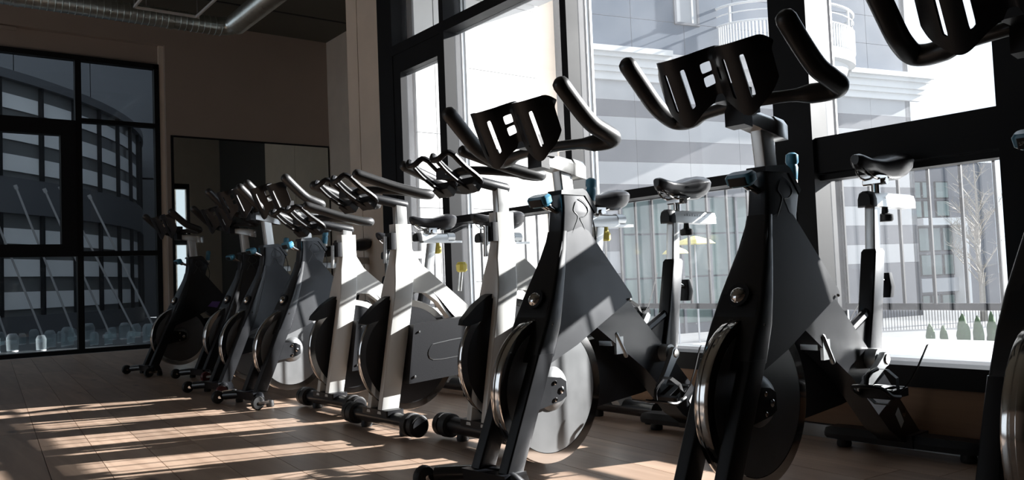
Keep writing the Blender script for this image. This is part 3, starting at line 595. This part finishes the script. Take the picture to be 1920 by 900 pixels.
def holder(root, cu, cz, open_=False, tilt=0.):
    """double bottle holder: a wavy plate with slots, in front of the bar"""
    NV, NS = 72, 24; W_ = .37 if not open_ else .32; LC = .098 if not open_ else .088
    top = Vector((cu - .15, 0, cz + .125)); bot = Vector((cu - .075, 0, cz - .060))
    if open_: top = Vector((cu - .15, 0, cz + .065)); bot = Vector((cu - .0, 0, cz - .035))
    if open_: return open_holder(root, cu, cz, top, bot)
    ax = (bot - top); L_ = ax.length; ax.normalize(); nr = Vector((-ax.z * -1, 0, ax.x)) ; nr = Vector((ax.z, 0, -ax.x))
    if nr.x > 0: nr = -nr   # toward the front and down
    b = B(); grid = {}
    def lobe(v):
        t = abs(v) - LC; return .055 * (1 - min(1, abs(t) / .088) ** 2)
    for i in range(NV + 1):
        v = (i / NV - .5) * W_
        for j in range(NS + 1):
            s = j / NS; lo = lobe(v) * (1 - .25 * s)
            # outline: lobes reach lower, centre bottom is cut up, corners rounded
            cutb = .055 * (1 - math.exp(-((abs(v) - LC) / .055) ** 2)) + .03 * max(0, (abs(v) - W_ * .5 + .03) / .03) ** 2
            cutt = .0 + .018 * math.exp(-(v / .035) ** 2) * 0 + .03 * max(0, (abs(v) - W_ * .5 + .03) / .03) ** 2
            ss = cutt + s * (L_ - cutt - cutb)
            p = top + ax * ss + nr * (lo - .012 + (-.02 * math.exp(-(s / .12) ** 2) if abs(abs(v) - LC) > .06 else 0)) + Vector((0, v, 0))
            grid[i, j] = b.verts.new(p)
    def hole(i, j):
        v = abs(((i + .5) / NV - .5) * W_); s = (j + .5) / NS; sg = 1 if ((i + .5) / NV - .5) > 0 else -1
        if open_: return (.035 < v < .075 or .088 < v < .125) and .16 < s < .80
        if (.062 < v < .0745 or .118 < v < .1305) and .20 < s < .78: return True
        if sg > 0 and .003 < v < .027 and (.24 < s < .42 or .50 < s < .68): return True
        if sg < 0 and .014 < v < .030 and .36 < s < .60: return True
        return False
    for i in range(NV):
        for j in range(NS):
            if not hole(i, j): b.faces.new((grid[i, j], grid[i + 1, j], grid[i + 1, j + 1], grid[i, j + 1]))
    for v_ in [v for v in b.verts if not v.link_faces]: b.verts.remove(v_)
    for _ in range(2): bmesh.ops.smooth_vert(b, verts=[v for v in b.verts], factor=.35, use_axis_x=True, use_axis_y=True, use_axis_z=True)
    g = bmesh.ops.solidify(b, geom=b.faces[:], thickness=.006)
    o = obj('bottle_holder', b, 'plastic', root)
    br = B(); box(br, (cu - .09, -.028, cz - .012), (cu + .02, .028, cz + .035)); obj('holder_bracket', br, 'plastic', o, bevel=.005)
    return o
def bolt(bm, u, v, z, r=.006, s=-1): lathe(bm, [(0, r), (s * .004, r), (s * .006, r * .7)], (u, v, z), 'y', 8)
# ---- black bike
def black_bike():
    R = empty('spin_bike')
    # neck and head
    n = B(); secs = []
    for (z, uf, ub, hw) in ((.925, -.735, -.62, .030), (.88, -.735, -.585, .032), (.86, -.737, -.572, .033), (.80, -.745, -.59, .034), (.74, -.762, -.60, .04)): secs.append(rbox_loop((uf + ub) / 2, 0, z, (ub - uf) / 2, hw, .010))
    nk = obj('neck', loft(n, secs[::-1]), 'black_metal', R)
    cp = B(); prism(cp, [(-.742, .922, .033), (-.738, .936, .031), (-.63, .946, .031), (-.612, .938, .032), (-.562, .875, .034), (-.572, .862, .034), (-.622, .922, .033)]); obj('neck_cap', cp, 'black', nk, bevel=.004)
    # front spine (wide crown that the legs hang from)
    sp = B(); secs = []
    for (z, uf, hw, dp) in ((.80, -.748, .036, .03), (.74, -.765, .041, .035), (.66, -.805, .056, .045), (.58, -.845, .070, .055), (.50, -.885, .078, .07), (.40, -.936, .081, .08), (.385, -.94, .081, .03)):
        secs.append(rbox_loop(uf + dp / 2, 0, z, dp / 2, hw, .010))
    spn = obj('front_spine', loft(sp, secs[::-1]), 'black', R)
    bd = B(); lathe(bd, [(-.008, .034), (.0, .034)], (0, 0, 0), 'x', 24); q = obj('badge_ring', bd, 'plastic', spn); q.location = (-.851, 0, .577); q.rotation_euler = (0, math.radians(25), 0)
    bd = B(); lathe(bd, [(-.018, .006), (-.016, .014), (-.011, .021), (-.002, .025)], (0, 0, 0), 'x', 24); q = obj('chrome_badge', bd, 'chrome', spn); q.location = (-.853, 0, .577); q.rotation_euler = (0, math.radians(25), 0); q['label'] = 'round chrome badge'
    # legs
    for sg in (-1, 1):
        l = B(); secs = []
        for (z, uf) in ((.41, -.932), (.25, -1.005), (.06, -1.092)): secs.append(rbox_loop(uf + .036, sg * .061, z, .036, .021, .006))
        lo = obj('fork_leg', loft(l, secs[::-1]), 'black_metal', R)
        # axle plate
        a_ = B(); vv = sg * .060; prism(a_, [(-.95, .345, .003), (-.80, .325, .003), (-.775, .31, .003), (-.775, .262, .003), (-.80, .25, .003), (-.985, .225, .003)], sg * .046); pl_ = obj('axle_plate', a_, 'black_metal', R, bevel=.001)
        bt = B(); bolt(bt, -.80, sg * .049, .285, .011, sg); bolt(bt, -.83, sg * .049, .312, .007, sg); bolt(bt, -.83, sg * .049, .258, .007, sg); obj('axle_bolts', bt, 'chrome', pl_)['kind'] = 'stuff'
    # shroud
    s_ = B(); W = lambda z: max(.034, .034 + (.80 - z) * .104)
    prism(s_, [(u, z, W(z)) for u, z in ((-.742, .79), (-.648, .815), (-.612, .80), (-.585, .77), (-.425, .582), (-.418, .565), (-.60, .487), (-.74, .425), (-.895, .372), (-.905, .45), (-.862, .55), (-.80, .66))])
    sh = obj('frame_shroud', s_, 'black_metal', R, bevel=.007, seg=3)
    bt = B()
    for sg in (-1, 1): bolt(bt, -.44, sg * .062, .56, .005, sg); bolt(bt, -.86, sg * .075, .50, .004, sg)
    obj('shroud_bolts', bt, 'chrome', sh)['kind'] = 'stuff'
    # diagonal beam
    b = B(); prism(b, [(-.47, .555, .036), (-.415, .558, .036), (-.20, .362, .038), (-.03, .20, .04), (.11, .062, .042), (-.02, .055, .042), (-.12, .11, .042), (-.33, .30, .038), (-.60, .475, .036)]); bm_ = obj('main_beam', b, 'black', R, bevel=.006)
    lb = B(); prism(lb, [(-.075, .155, .0006), (-.052, .175, .0006), (-.018, .125, .0006), (-.04, .105, .0006)], -.0425); q = obj('paper_label', lb, 'label', bm_); q['label'] = 'small white barcode label'
    ad = B()
    box(ad, (-.51, -.028, .40), (-.47, .028, .455)); box(ad, (-.495, -.038, .37), (-.455, -.028, .43)); tube(ad, [(-.49, -.035, .44), (-.44, -.035, .36)], .008, 8, 0, True)
    obj('chain_tensioner', ad, 'alu', bm_, bevel=.003)
    # seat tube
    t = B(); secs = []
    for (z, uc, hx) in ((.33, -.155, .045), (.5, -.115, .036), (.69, -.075, .034), (.70, -.073, .028)): secs.append(rbox_loop(uc, 0, z, hx, .026 if z < .695 else .021, .006))
    st = obj('seat_tube', loft(t, secs), 'black_metal', R)
    g = B(); prism(g, [(-.285, .425, .012), (-.14, .495, .012), (-.14, .34, .012), (-.19, .345, .012)]); tube(g, [(-.29, 0, .430), (-.12, 0, .502)], .016, 8); obj('gusset', g, 'black', st, bevel=.003)
    k = B(); tube(k, [(-.045, 0, .60), (-.005, 0, .592)], .011, 10); obj('pin_stem', k, 'chrome', st); k = B(); loft(k, [rbox_loop(.0, 0, .535, .016, .02, .006), rbox_loop(.006, 0, .57, .019, .024, .008), rbox_loop(.004, 0, .618, .014, .018, .006)]); obj('pop_pin_knob', k, 'plastic', st)
    # rear bar
    r_ = B(); pr_ = []
    for v in (-.265, -.25, -.2, .2, .25, .265):
        k_ = 1 if abs(v) < .24 else (.93 if abs(v) < .26 else .7)
        pr_.append([Vector((.055 + a * k_, v, .05 + c * k_)) for a, c in ((-.05, -.018), (.05, -.018), (.052, .0), (.035, .022), (-.035, .022), (-.052, .0))])
    rb = obj('rear_stabilizer', loft(r_, pr_), 'plastic', R, bevel=.004)
    cl = B(); prism(cl, [(-.01, .076, .06), (.12, .076, .06), (.115, .032, .06), (-.0, .032, .06)]); obj('stabilizer_clamp', cl, 'black', rb, bevel=.004)
    for sg in (-1, 1): ff = B(); lathe(ff, [(.001, .024), (.01, .026), (.033, .022)], (.055, sg * .21, 0), 'z', 14); obj('rubber_foot', ff, 'rubber', rb)
    # front bar with transport wheels
    f_ = B(); pts = [(-1.125, -.20, .045), (-1.10, -.15, .05), (-1.06, -.06, .055), (-1.06, .06, .055), (-1.10, .15, .05), (-1.125, .20, .045)]
    tube(f_, pts, .024, 10, 4); prism(f_, [(-1.11, .075, .095), (-1.02, .075, .095), (-1.0, .03, .095), (-1.10, .03, .095)])
    fb_ = obj('front_stabilizer', f_, 'black', R)
    for sg in (-1, 1):
        wq = B(); lathe(wq, [(-.016, .020), (-.014, .033), (-.006, .037), (.006, .037), (.014, .033), (.016, .020)], (-1.155, sg * .225, .038), 'y', 20); obj('transport_wheel', wq, 'rubber', fb_)
        wh = B(); lathe(wh, [(-.02, .008), (.02, .008)], (-1.155, sg * .225, .038), 'y', 12); box(wh, (-1.155, sg * .225 - .022, .03), (-1.10, sg * .225 + .022, .046)); obj('wheel_hub', wh, 'chrome', fb_)
        ff = B(); lathe(ff, [(.001, .02), (.012, .022), (.035, .018)], (-1.05, sg * .17, 0), 'z', 12); obj('rubber_foot', ff, 'rubber', fb_)
    # flywheel
    c0 = (-.81, 0, .288); Rw = .237
    w_ = B(); lathe(w_, [(-.020, Rw - .032), (-.021, Rw - .002), (-.017, Rw), (-.006, Rw), (-.004, Rw - .003), (.004, Rw - .003), (.006, Rw), (.017, Rw), (.021, Rw - .002), (.020, Rw - .032)], c0, 'y', 72, cap=False); fw_ = obj('flywheel', w_, 'chrome', R)
    d_ = B(); lathe(d_, [(-.0195, Rw - .034), (-.006, Rw - .040), (-.005, Rw - .058), (-.012, Rw - .066), (-.014, Rw - .075), (-.016, .09), (-.018, .072), (-.030, .062), (-.040, .045), (-.045, .02), (-.045, .001), (.045, .001), (.045, .02), (.040, .045), (.030, .062), (.018, .072), (.016, .09), (.014, Rw - .075), (.012, Rw - .066), (.005, Rw - .058), (.006, Rw - .040), (.0195, Rw - .034)], c0, 'y', 72); obj('flywheel_disc', d_, 'disc', fw_)
    dc = B()
    for a0 in (20, 110, 200, 290):
        base = math.radians(a0); pts = []
        for (da, rr) in ((-.16, .115), (-.05, .14), (-.10, .155), (.02, .15), (.0, .125), (.09, .135), (.05, .16), (.14, .15)):
            a = base + da; pts.append((c0[0] + math.cos(a) * rr, -.0166, c0[2] + math.sin(a) * rr))
        tube(dc, pts, .0014, 4, 3)
    obj('disc_decals', dc, 'decal', fw_)
    dn = B(); tube(dn, [(-.655, -.0335, .91), (-.625, -.0335, .895), (-.61, -.0335, .87), (-.63, -.0335, .85), (-.655, -.0335, .845), (-.64, -.0335, .82), (-.625, -.034, .79)], .0014, 4, 3); tube(dn, [(-.67, -.0335, .90), (-.685, -.0335, .87), (-.665, -.0335, .85), (-.68, -.034, .82), (-.70, -.0345, .79)], .0014, 4, 3); obj('neck_decal', dn, 'decal', nk)
    # chain guard on the far side
    g_ = B(); pg = []
    for k_ in range(13):
        a = math.radians(-90 + 180 * k_ / 12); pg.append((-.24 + .125 * math.cos(a), .325 + .125 * math.sin(a), .020))
    for k_ in range(13):
        a = math.radians(90 + 180 * k_ / 12); pg.append((-.74 + .115 * math.cos(a), .285 + .115 * math.sin(a), .020))
    prism(g_, pg, .072); obj('chain_guard', g_, 'plastic', R, bevel=.006)
    bb_ = B(); lathe(bb_, [(-.075, .032), (.075, .032)], (-.225, 0, .352), 'y', 20); obj('bottom_bracket', bb_, 'alu', R)
    crank(R, -1, (-.225, .352), -.088, math.radians(152)); crank(R, 1, (-.225, .352), .108, math.radians(-28))
    # adjust knobs
    lv = B(); tube(lv, [(-.735, 0, .868), (-.775, 0, .882)], .010, 10); tube(lv, [(-.775, 0, .882), (-.80, 0, .892)], .015, 12); kn = obj('post_pin', lv, 'chrome', R)
    lv = B(); RMt = Matrix.Translation((-.812, 0, .897)) @ Matrix.Rotation(math.radians(-22), 4, 'Y')
    loft(lv, [[RMt @ q for q in rbox_loop(0, 0, z, hx, hy, .012)] for z, hx, hy in ((-.018, .014, .030), (-.008, .022, .040), (.012, .022, .042), (.020, .018, .036))]); obj('paddle_knob', lv, 'teal', R)
    lv = B(); loft(lv, [[RMt @ (q + Vector((-.0, 0, 0))) for q in rbox_loop(-.012, 0, z, .012, .032, .008)] for z in (-.012, .012)]); obj('paddle_face', lv, 'plastic', R, bevel=.002)
    rk = B(); lathe(rk, [(0, .010), (.01, .016), (.05, .018), (.058, .015), (.066, .019), (.088, .018), (.094, .010)], (0, 0, 0), 'z', 18); q = obj('resistance_knob', rk, 'teal', R); q.location = (-.562, -.005, .895); q.rotation_euler = (0, math.radians(6), 0)
    rk = B(); lathe(rk, [(-.035, .006), (.0, .008), (.0, .0165), (.012, .0168), (.0125, .01)], (0, 0, 0), 'z', 16); o2 = obj('knob_collar', rk, 'label', q)
    cb_ = B(); tube(cb_, [(-.565, -.006, .87), (-.548, -.008, .80), (-.56, -.012, .74)], .0025, 6, 4); obj('brake_cable', cb_, 'rubber', R)
    # seat
    po = B(); loft(po, [rbox_loop(-.074 - .0 + .2 * (z - .70) * .5, 0, z, .022, .017, .005) for z in (.60, .85)]); obj('seat_post', po, 'silver', R)
    sl_ = slider(R, 'seat_slider', -.10, .21, .866, 'silver', hh=.025); tk = B()
    for k_ in range(9): box(tk, (-.02 + k_ * .018, -.0275, .868), (-.0185 + k_ * .018, -.0262, .868 + (.010 if k_ % 2 else .006)))
    obj('scale_marks', tk, 'decal', sl_)
    kk = B(); lathe(kk, [(-.075, .022), (-.070, .026), (-.052, .026), (-.046, .012), (-.02, .009)], (.03, 0, .868), 'z', 14); obj('slider_knob', kk, 'plastic', R)
    saddle_parts(R, -.02, .955 + .02)
    # handlebar assembly
    hp = B(); loft(hp, [rbox_loop(-.685 + .0 * (z - .9) + (.93 - z) * .12, 0, z, .030, .0195, .005) for z in (.80, 1.05)]); obj('handlebar_post', hp, 'silver', R)
    hs = B(); secs = []
    for (u, zc, hw, hh) in ((-.60, 1.055, .024, .026), (-.61, 1.055, .030, .030), (-.66, 1.062, .030, .030), (-.665, 1.062, .027, .026), (-.80, 1.082, .027, .024)): secs.append([Vector((u, y * hw, zc + z * hh)) for y, z in ((-1, -1), (1, -1), (1, .4), (.6, 1), (-.6, 1), (-1, .4))])
    hsl = obj('handlebar_slider', loft(hs, secs), 'silver', R, bevel=.003)
    ec = B(); loft(ec, [[Vector((u, y * .031, zc + z * .030)) for y, z in ((-1, -1.1), (1, -1.1), (1, .4), (.6, .9), (-.6, .9), (-1, .4))] for u, zc in ((-.79, 1.08), (-.83, 1.085))]); obj('end_cap', ec, 'plastic', hsl, bevel=.005)
    hb = B(); pts = []
    half = [(-.79, .03, 1.118), (-.775, .12, 1.116), (-.752, .205, 1.112), (-.742, .246, 1.114), (-.755, .268, 1.120), (-.80, .268, 1.135), (-.85, .262, 1.157), (-.91, .258, 1.205), (-.97, .256, 1.258)]
    pts = [(u, -v, z) for u, v, z in half[::-1]] + half
    rr = [.0255] * 6 + [.018] * 4 + [.018] * 2 + [.0255] * 6
    P_ = catmull(pts, 5); n_ = len(P_); rl_ = [(.0265 if abs(p.y) > .19 else .017 + .0095 * max(0, min(1, (abs(p.y) - .15) / .04))) for p in P_]
    tube(hb, P_, rl_, 16, 0, True); obj('handlebar', hb, 'foam', R)
    cl = B(); box(cl, (-.815, -.035, 1.09), (-.755, .035, 1.128)); obj('handlebar_clamp', cl, 'plastic', R, bevel=.006)
    holder(R, -.80, 1.125)
    return R
# ---- white bike
def white_bike():
    R = empty('studio_bike')
    c = B(); secs = []
    for (z, uf, ub, hw) in ((.915, -.69, -.60, .026), (.80, -.688, -.60, .027), (.73, -.70, -.605, .033), (.66, -.712, -.615, .052), (.60, -.722, -.625, .062), (.575, -.727, -.63, .064)): secs.append(rbox_loop((uf + ub) / 2, 0, z, (ub - uf) / 2, hw, .006))
    nk = obj('front_column', loft(c, secs[::-1]), 'white', R)
    for sg in (-1, 1):
        l = B(); secs = []
        for (z, uf, ub) in ((.58, -.727, -.63), (.49, -.742, -.645), (.085, -.812, -.722)): secs.append(rbox_loop((uf + ub) / 2, sg * .048, z, (ub - uf) / 2, .0165, .005))
        obj('fork_leg', loft(l, secs[::-1]), 'white', R)
    s_ = B(); prism(s_, [(u, z, .022) for u, z in ((-.605, .905), (-.598, .80), (-.555, .735), (-.26, .50), (-.10, .37), (-.10, .30), (-.30, .40), (-.40, .47), (-.47, .555), (-.53, .598), (-.60, .605), (-.65, .56), (-.63, .66))]); obj('main_frame', s_, 'white', R, bevel=.007, seg=3)
    st = B(); tube(st, [(-.60, -.01, .60), (-.545, -.012, .625), (-.48, -.014, .59), (-.40, -.02, .50), (-.35, -.03, .45)], .009, 8, 4); obj('brake_strut', st, 'black', R)
    # fender pad
    fd_ = B(); prism(fd_, [(-.70, .60, .024), (-.745, .585, .024), (-.80, .55, .022), (-.858, .498, .016), (-.868, .478, .010), (-.84, .472, .016), (-.80, .482, .022), (-.74, .50, .024), (-.70, .50, .024)]); obj('sweat_guard', fd_, 'plastic', R, bevel=.006, seg=3)
    # flywheel with spokes
    c0 = (-.63, 0, .325); Rw = .247
    w_ = B(); lathe(w_, [(-.012, Rw - .03), (-.013, Rw - .002), (-.010, Rw), (.010, Rw), (.013, Rw - .002), (.012, Rw - .03)], c0, 'y', 72, cap=False); fw_ = obj('flywheel', w_, 'chrome', R)
    d_ = B(); lathe(d_, [(-.0115, Rw - .028), (-.008, Rw - .036), (-.008, Rw - .05), (-.003, Rw - .058), (-.003, .06), (-.02, .05), (-.022, .001), (.022, .001), (.02, .05), (.003, .06), (.003, Rw - .058), (.008, Rw - .05), (.008, Rw - .036), (.0115, Rw - .028)], c0, 'y', 72); obj('flywheel_disc', d_, 'plastic', fw_)
    for k in range(6):
        a = math.radians(60 * k + 20); sp = B()
        for da in (-.10, .10):
            p0 = Vector((math.cos(a + da * .3), 0, math.sin(a + da * .3))) * .05; p1 = Vector((math.cos(a + da * 1.35), 0, math.sin(a + da * 1.35))) * (Rw - .045); t = (p1 - p0).normalized(); nn = Vector((-t.z, 0, t.x)) * .009
            loft(sp, [[Vector(c0) + q + Vector((0, y, 0)) for q in (p0 - nn, p0 + nn, p1 + nn, p1 - nn)] for y in (-.0075, .0075)])
        obj('spoke', sp, 'silver', fw_, bevel=.001)
    # guard
    g_ = B(); pg = [(-.655, .462, .028), (-.40, .482, .028), (-.20, .485, .028), (-.10, .455, .028), (-.06, .39, .028), (-.08, .31, .028), (-.16, .255, .028), (-.35, .225, .028), (-.69, .205, .028)]
    prism(g_, pg, -.078); gd = obj('belt_guard', g_, 'plastic', R, bevel=.012, seg=3)
    rc = B(); tube(rc, [(-.56, -.1065, .37), (-.42, -.1065, .385), (-.35, -.1065, .38), (-.335, -.1065, .345), (-.36, -.1065, .315), (-.42, -.1065, .305), (-.56, -.1065, .30), (-.585, -.1065, .335), (-.56, -.1065, .37)], .0018, 4, 3); bolt(rc, -.63, -.106, .43, .005); bolt(rc, -.66, -.106, .235, .006); obj('guard_relief', rc, 'disc', gd)
    # bars
    fs = B(); lathe(fs, [(-.26, .034), (.26, .034)], (-.765, 0, .060), 'y', 20); fb_ = obj('front_stabilizer', fs, 'black', R)
    cl = B(); loft(cl, [rbox_loop(-.765, 0, z, .045, .11, .01) for z in (.075, .103)]); obj('leg_mount', cl, 'plastic', fb_, bevel=.003)
    for sg in (-1, 1):
        e = B(); lathe(e, [(sg * .22, .036), (sg * .225, .048), (sg * .262, .050), (sg * .268, .036), (sg * .272, .036), (sg * .276, .047), (sg * .305, .047), (sg * .312, .040)], (-.768, 0, .056), 'y', 24); en = obj('transport_wheel', e, 'rubber', fb_)
        e = B(); lathe(e, [(sg * .311, .036), (sg * .315, .034)], (-.768, 0, .056), 'y', 24); obj('end_disc', e, 'plastic', en)
        ff = B(); lathe(ff, [(.001, .024), (.012, .026), (.04, .02)], (-.755, sg * .17, 0), 'z', 12); obj('rubber_foot', ff, 'rubber', fb_)
    rs_ = B(); lathe(rs_, [(-.20, .034), (.20, .034)], (.0, 0, .060), 'y', 18); rb = obj('rear_stabilizer', rs_, 'black', R)
    for sg in (-1, 1): ff = B(); lathe(ff, [(.001, .024), (.012, .026), (.04, .02)], (0, sg * .16, 0), 'z', 12); obj('rubber_foot', ff, 'rubber', rb)
    be = B(); prism(be, [(-.16, .38, .024), (-.08, .38, .024), (.04, .08, .024), (-.04, .07, .024), (-.20, .30, .024)]); obj('rear_beam', be, 'white', R, bevel=.005)
    # seat tube
    t = B(); loft(t, [rbox_loop(uc, 0, z, hx, .024, .006) for z, uc, hx in ((.40, -.20, .036), (.55, -.165, .032), (.655, -.14, .03))]); stb = obj('seat_tube', t, 'black_metal', R)
    k = B(); tube(k, [(-.11, 0, .57), (-.085, 0, .575)], .009, 8); loft(k, [rbox_loop(-.08, 0, z, .009, .012, .004) for z in (.50, .60)]); obj('release_lever', k, 'alu', stb)
    po = B(); loft(po, [rbox_loop(-.14 + (z - .65) * .17, 0, z, .024, .015, .004) for z in (.55, .87)]); obj('seat_post', po, 'silver', R)
    slider(R, 'seat_slider', -.20, .00, .905, 'silver'); b = B(); box(b, (-.17, -.022, .872), (.10, .022, .884)); obj('slider_rail', b, 'silver', R, bevel=.002); b = B(); lathe(b, [(-.0, .027), (.05, .027)], (0.0, 0, .905), 'x', 14); obj('slider_end', b, 'alu', R, bevel=.002)
    kk = B(); lathe(kk, [(-.075, .017), (-.068, .022), (-.042, .022), (-.03, .014), (-.012, .012)], (-.06, 0, .885), 'z', 8); q = obj('slider_knob', kk, 'yellow', R, smooth=False); q['label'] = 'yellow fluted knob'
    kk = B(); tube(kk, [(-.33, 0, .60), (-.315, 0, .70)], .010, 8); obj('knob_stem', kk, 'silver', R); kk = B(); lathe(kk, [(.69, .018), (.698, .026), (.725, .027), (.738, .018)], (-.313, 0, 0), 'z', 10); q = obj('resistance_knob', kk, 'yellow', R, smooth=False); q['label'] = 'yellow fluted knob'
    saddle_parts(R, -.10, .985)
    # neck lever
    b = B(); loft(b, [rbox_loop(-.70, -.004, z, .016, .024, .006) for z in (.80, .875)]); lvb = obj('lever_block', b, 'plastic', R); b = B(); loft(b, [rbox_loop(-.728 - (z < .76) * .004, -.004, z, .006, .010, .003) for z in (.74, .85, .86)]); obj('release_lever', b, 'silver', lvb)
    # handlebar
    hp = B(); loft(hp, [rbox_loop(-.645 + (.93 - z) * .02, 0, z, .028, .018, .004) for z in (.80, 1.01)]); obj('handlebar_post', hp, 'silver', R)
    hs = B(); tube(hs, [(-.62, 0, 1.005), (-.70, 0, 1.018), (-.86, 0, 1.045)], .022, 10, 0, True); obj('handlebar_stem', hs, 'plastic', R)
    half = [(-.87, .02, 1.055), (-.84, .07, 1.058), (-.77, .14, 1.05), (-.68, .195, 1.036), (-.645, .215, 1.03), (-.632, .236, 1.028), (-.65, .252, 1.028), (-.70, .25, 1.032), (-.80, .232, 1.055), (-.90, .215, 1.085), (-.965, .205, 1.105)]
    pts = [(u, -v, z) for u, v, z in half[::-1]] + half; P_ = catmull(pts, 4); rl_ = [(.0215 if abs(p.y) > .19 else .0165) for p in P_]
    hb = B(); tube(hb, P_, rl_, 14, 0, True); obj('handlebar', hb, 'foam', R)
    holder(R, -.83, 1.045, True)
    return R
SC = 1.02
BARS = ('handlebar_post', 'handlebar_slider', 'handlebar', 'handlebar_clamp', 'bottle_holder', 'handlebar_stem')
SEAT = ('seat_post', 'seat_slider', 'saddle', 'slider_knob', 'slider_rail', 'slider_end')
pb = black_bike(); pw = white_bike(); used = set()
def place(kind, x, y, psi, label, bar=0., seat=0., crk=0., su=0.):
    p = pb if kind == 'b' else pw
    if kind in used: o = copy_tree(p)
    else: o = p
    o.location = (x, y, 0); o.rotation_euler = (0, 0, math.radians(psi)); o.scale = (SC, SC, SC)
    return o, kind, bar, seat, crk, label, su
BIKES = [
 ('b', 2.76, 1.49, 3.0, 'black exercise bike in deep shade, second from the right edge', -.005, .0, 0, 0),
 ('b', 2.572, 2.225, 7.0, 'sunlit black exercise bike with a shiny flywheel disc, in the middle of the foreground', -.045, .0, -22, 0),
 ('b', 2.79, .735, 2.0, 'black exercise bike cut off by the right edge of the photo, nearest of all', .03, .0, 20, 0),
 ('b', 2.755, 4.88, 9.0, 'dark exercise bike next beyond the white ones, sun on its neck, fourth from the back', .0, -.03, 60, 0),
 ('b', 2.785, 5.58, 9.0, 'dark exercise bike third from the back, white post lit by the sun', .05, -.04, 100, 0),
 ('b', 2.98, 6.62, 11.0, 'black exercise bike second from the back, silver post in shade', .03, -.04, 30, 0),
 ('b', 2.80, 7.34, 8.0, 'black exercise bike farthest back, in front of the mirror with a purple tag', .03, -.04, 10, 0),
 ('w', 2.57, 3.36, 1.0, 'middle one of the three white exercise bikes, whole black belt guard in view', .0, -.05, 0, 0),
 ('w', 2.66, 4.12, 2.0, 'farthest of the three white exercise bikes, with the lowest handlebar', -.06, .0, 0, 0),
 ('w', 2.68, 2.72, 1.0, 'nearest white exercise bike, half hidden behind the sunlit black one', .01, -.01, 0, 0),
]
placed = []
# copy everything from the untouched prototypes first, then move the parts
for bk in BIKES:
    kind = bk[0]; p = pb if kind == 'b' else pw
    if kind in used: o = copy_tree(p)
    else: o = None; used.add(kind)
    placed.append([o, bk])
for it in placed:
    if it[0] is None: it[0] = pb if it[1][0] == 'b' else pw
lookup = {}
for n, (o, bk) in enumerate(placed):
    kind, x, y, psi, label, bar, seat, crk, su = bk
    o.location = (x, y, 0); o.rotation_euler = (0, 0, math.radians(psi)); o.scale = (SC, SC, SC)
    tag(o, label, 'exercise bike', 'spin bikes in a row by the window'); lookup[n] = o
    for ch in o.children:
        base = ch.name.split('.')[0]
        if base in BARS: ch.location.z += bar
        if base in SEAT: ch.location.z += seat
        if base == 'crank_arm': ch.rotation_euler.y += math.radians(crk)
# purple tag on the farthest bike, red wheels on two bikes, lettering on the nearest paddle
q = obj('purple_tag', prism(B(), [(-.56, .56, .002), (-.49, .555, .002), (-.52, .505, .002), (-.60, .52, .002)], -.072), 'purple', lookup[6], bevel=.001); q['label'] = 'purple tag'
def child(o, nm): return [c for c in o.children if c.name.split('.')[0] == nm]
for n in (4, 5):
    fs = child(lookup[n], 'front_stabilizer')[0]
    ws = [c for c in fs.children if c.name.startswith('transport_wheel')]
    ws.sort(key=lambda c: sum(v.co.y for v in c.data.vertices)); wq = ws[0]; wq.data = wq.data.copy(); wq.data.materials[0] = M['red']; wq['label'] = 'dark red wheel'
cu = bpy.data.curves.new('lettering', 'FONT'); cu.body = 'SPINNING'; cu.size = .011; cu.extrude = .0006; cu.align_x = 'CENTER'; cu.align_y = 'CENTER'
to = bpy.data.objects.new('lettering_tmp', cu); C.objects.link(to); bpy.context.view_layer.update()
me = bpy.data.meshes.new_from_object(to.evaluated_get(bpy.context.evaluated_depsgraph_get())); bpy.data.objects.remove(to)
me.materials.clear(); me.materials.append(M['alu']); lt = bpy.data.objects.new('lettering', me); C.objects.link(lt); lt.parent = lookup[2]
lt.matrix_local = Matrix.Translation((-.812, 0, .897)) @ Matrix.Rotation(math.radians(-22), 4, 'Y') @ Matrix.Translation((-.0245, 0, .0)) @ Matrix(((0, 0, -1, 0), (-1, 0, 0, 0), (0, 1, 0, 0), (0, 0, 0, 1)))
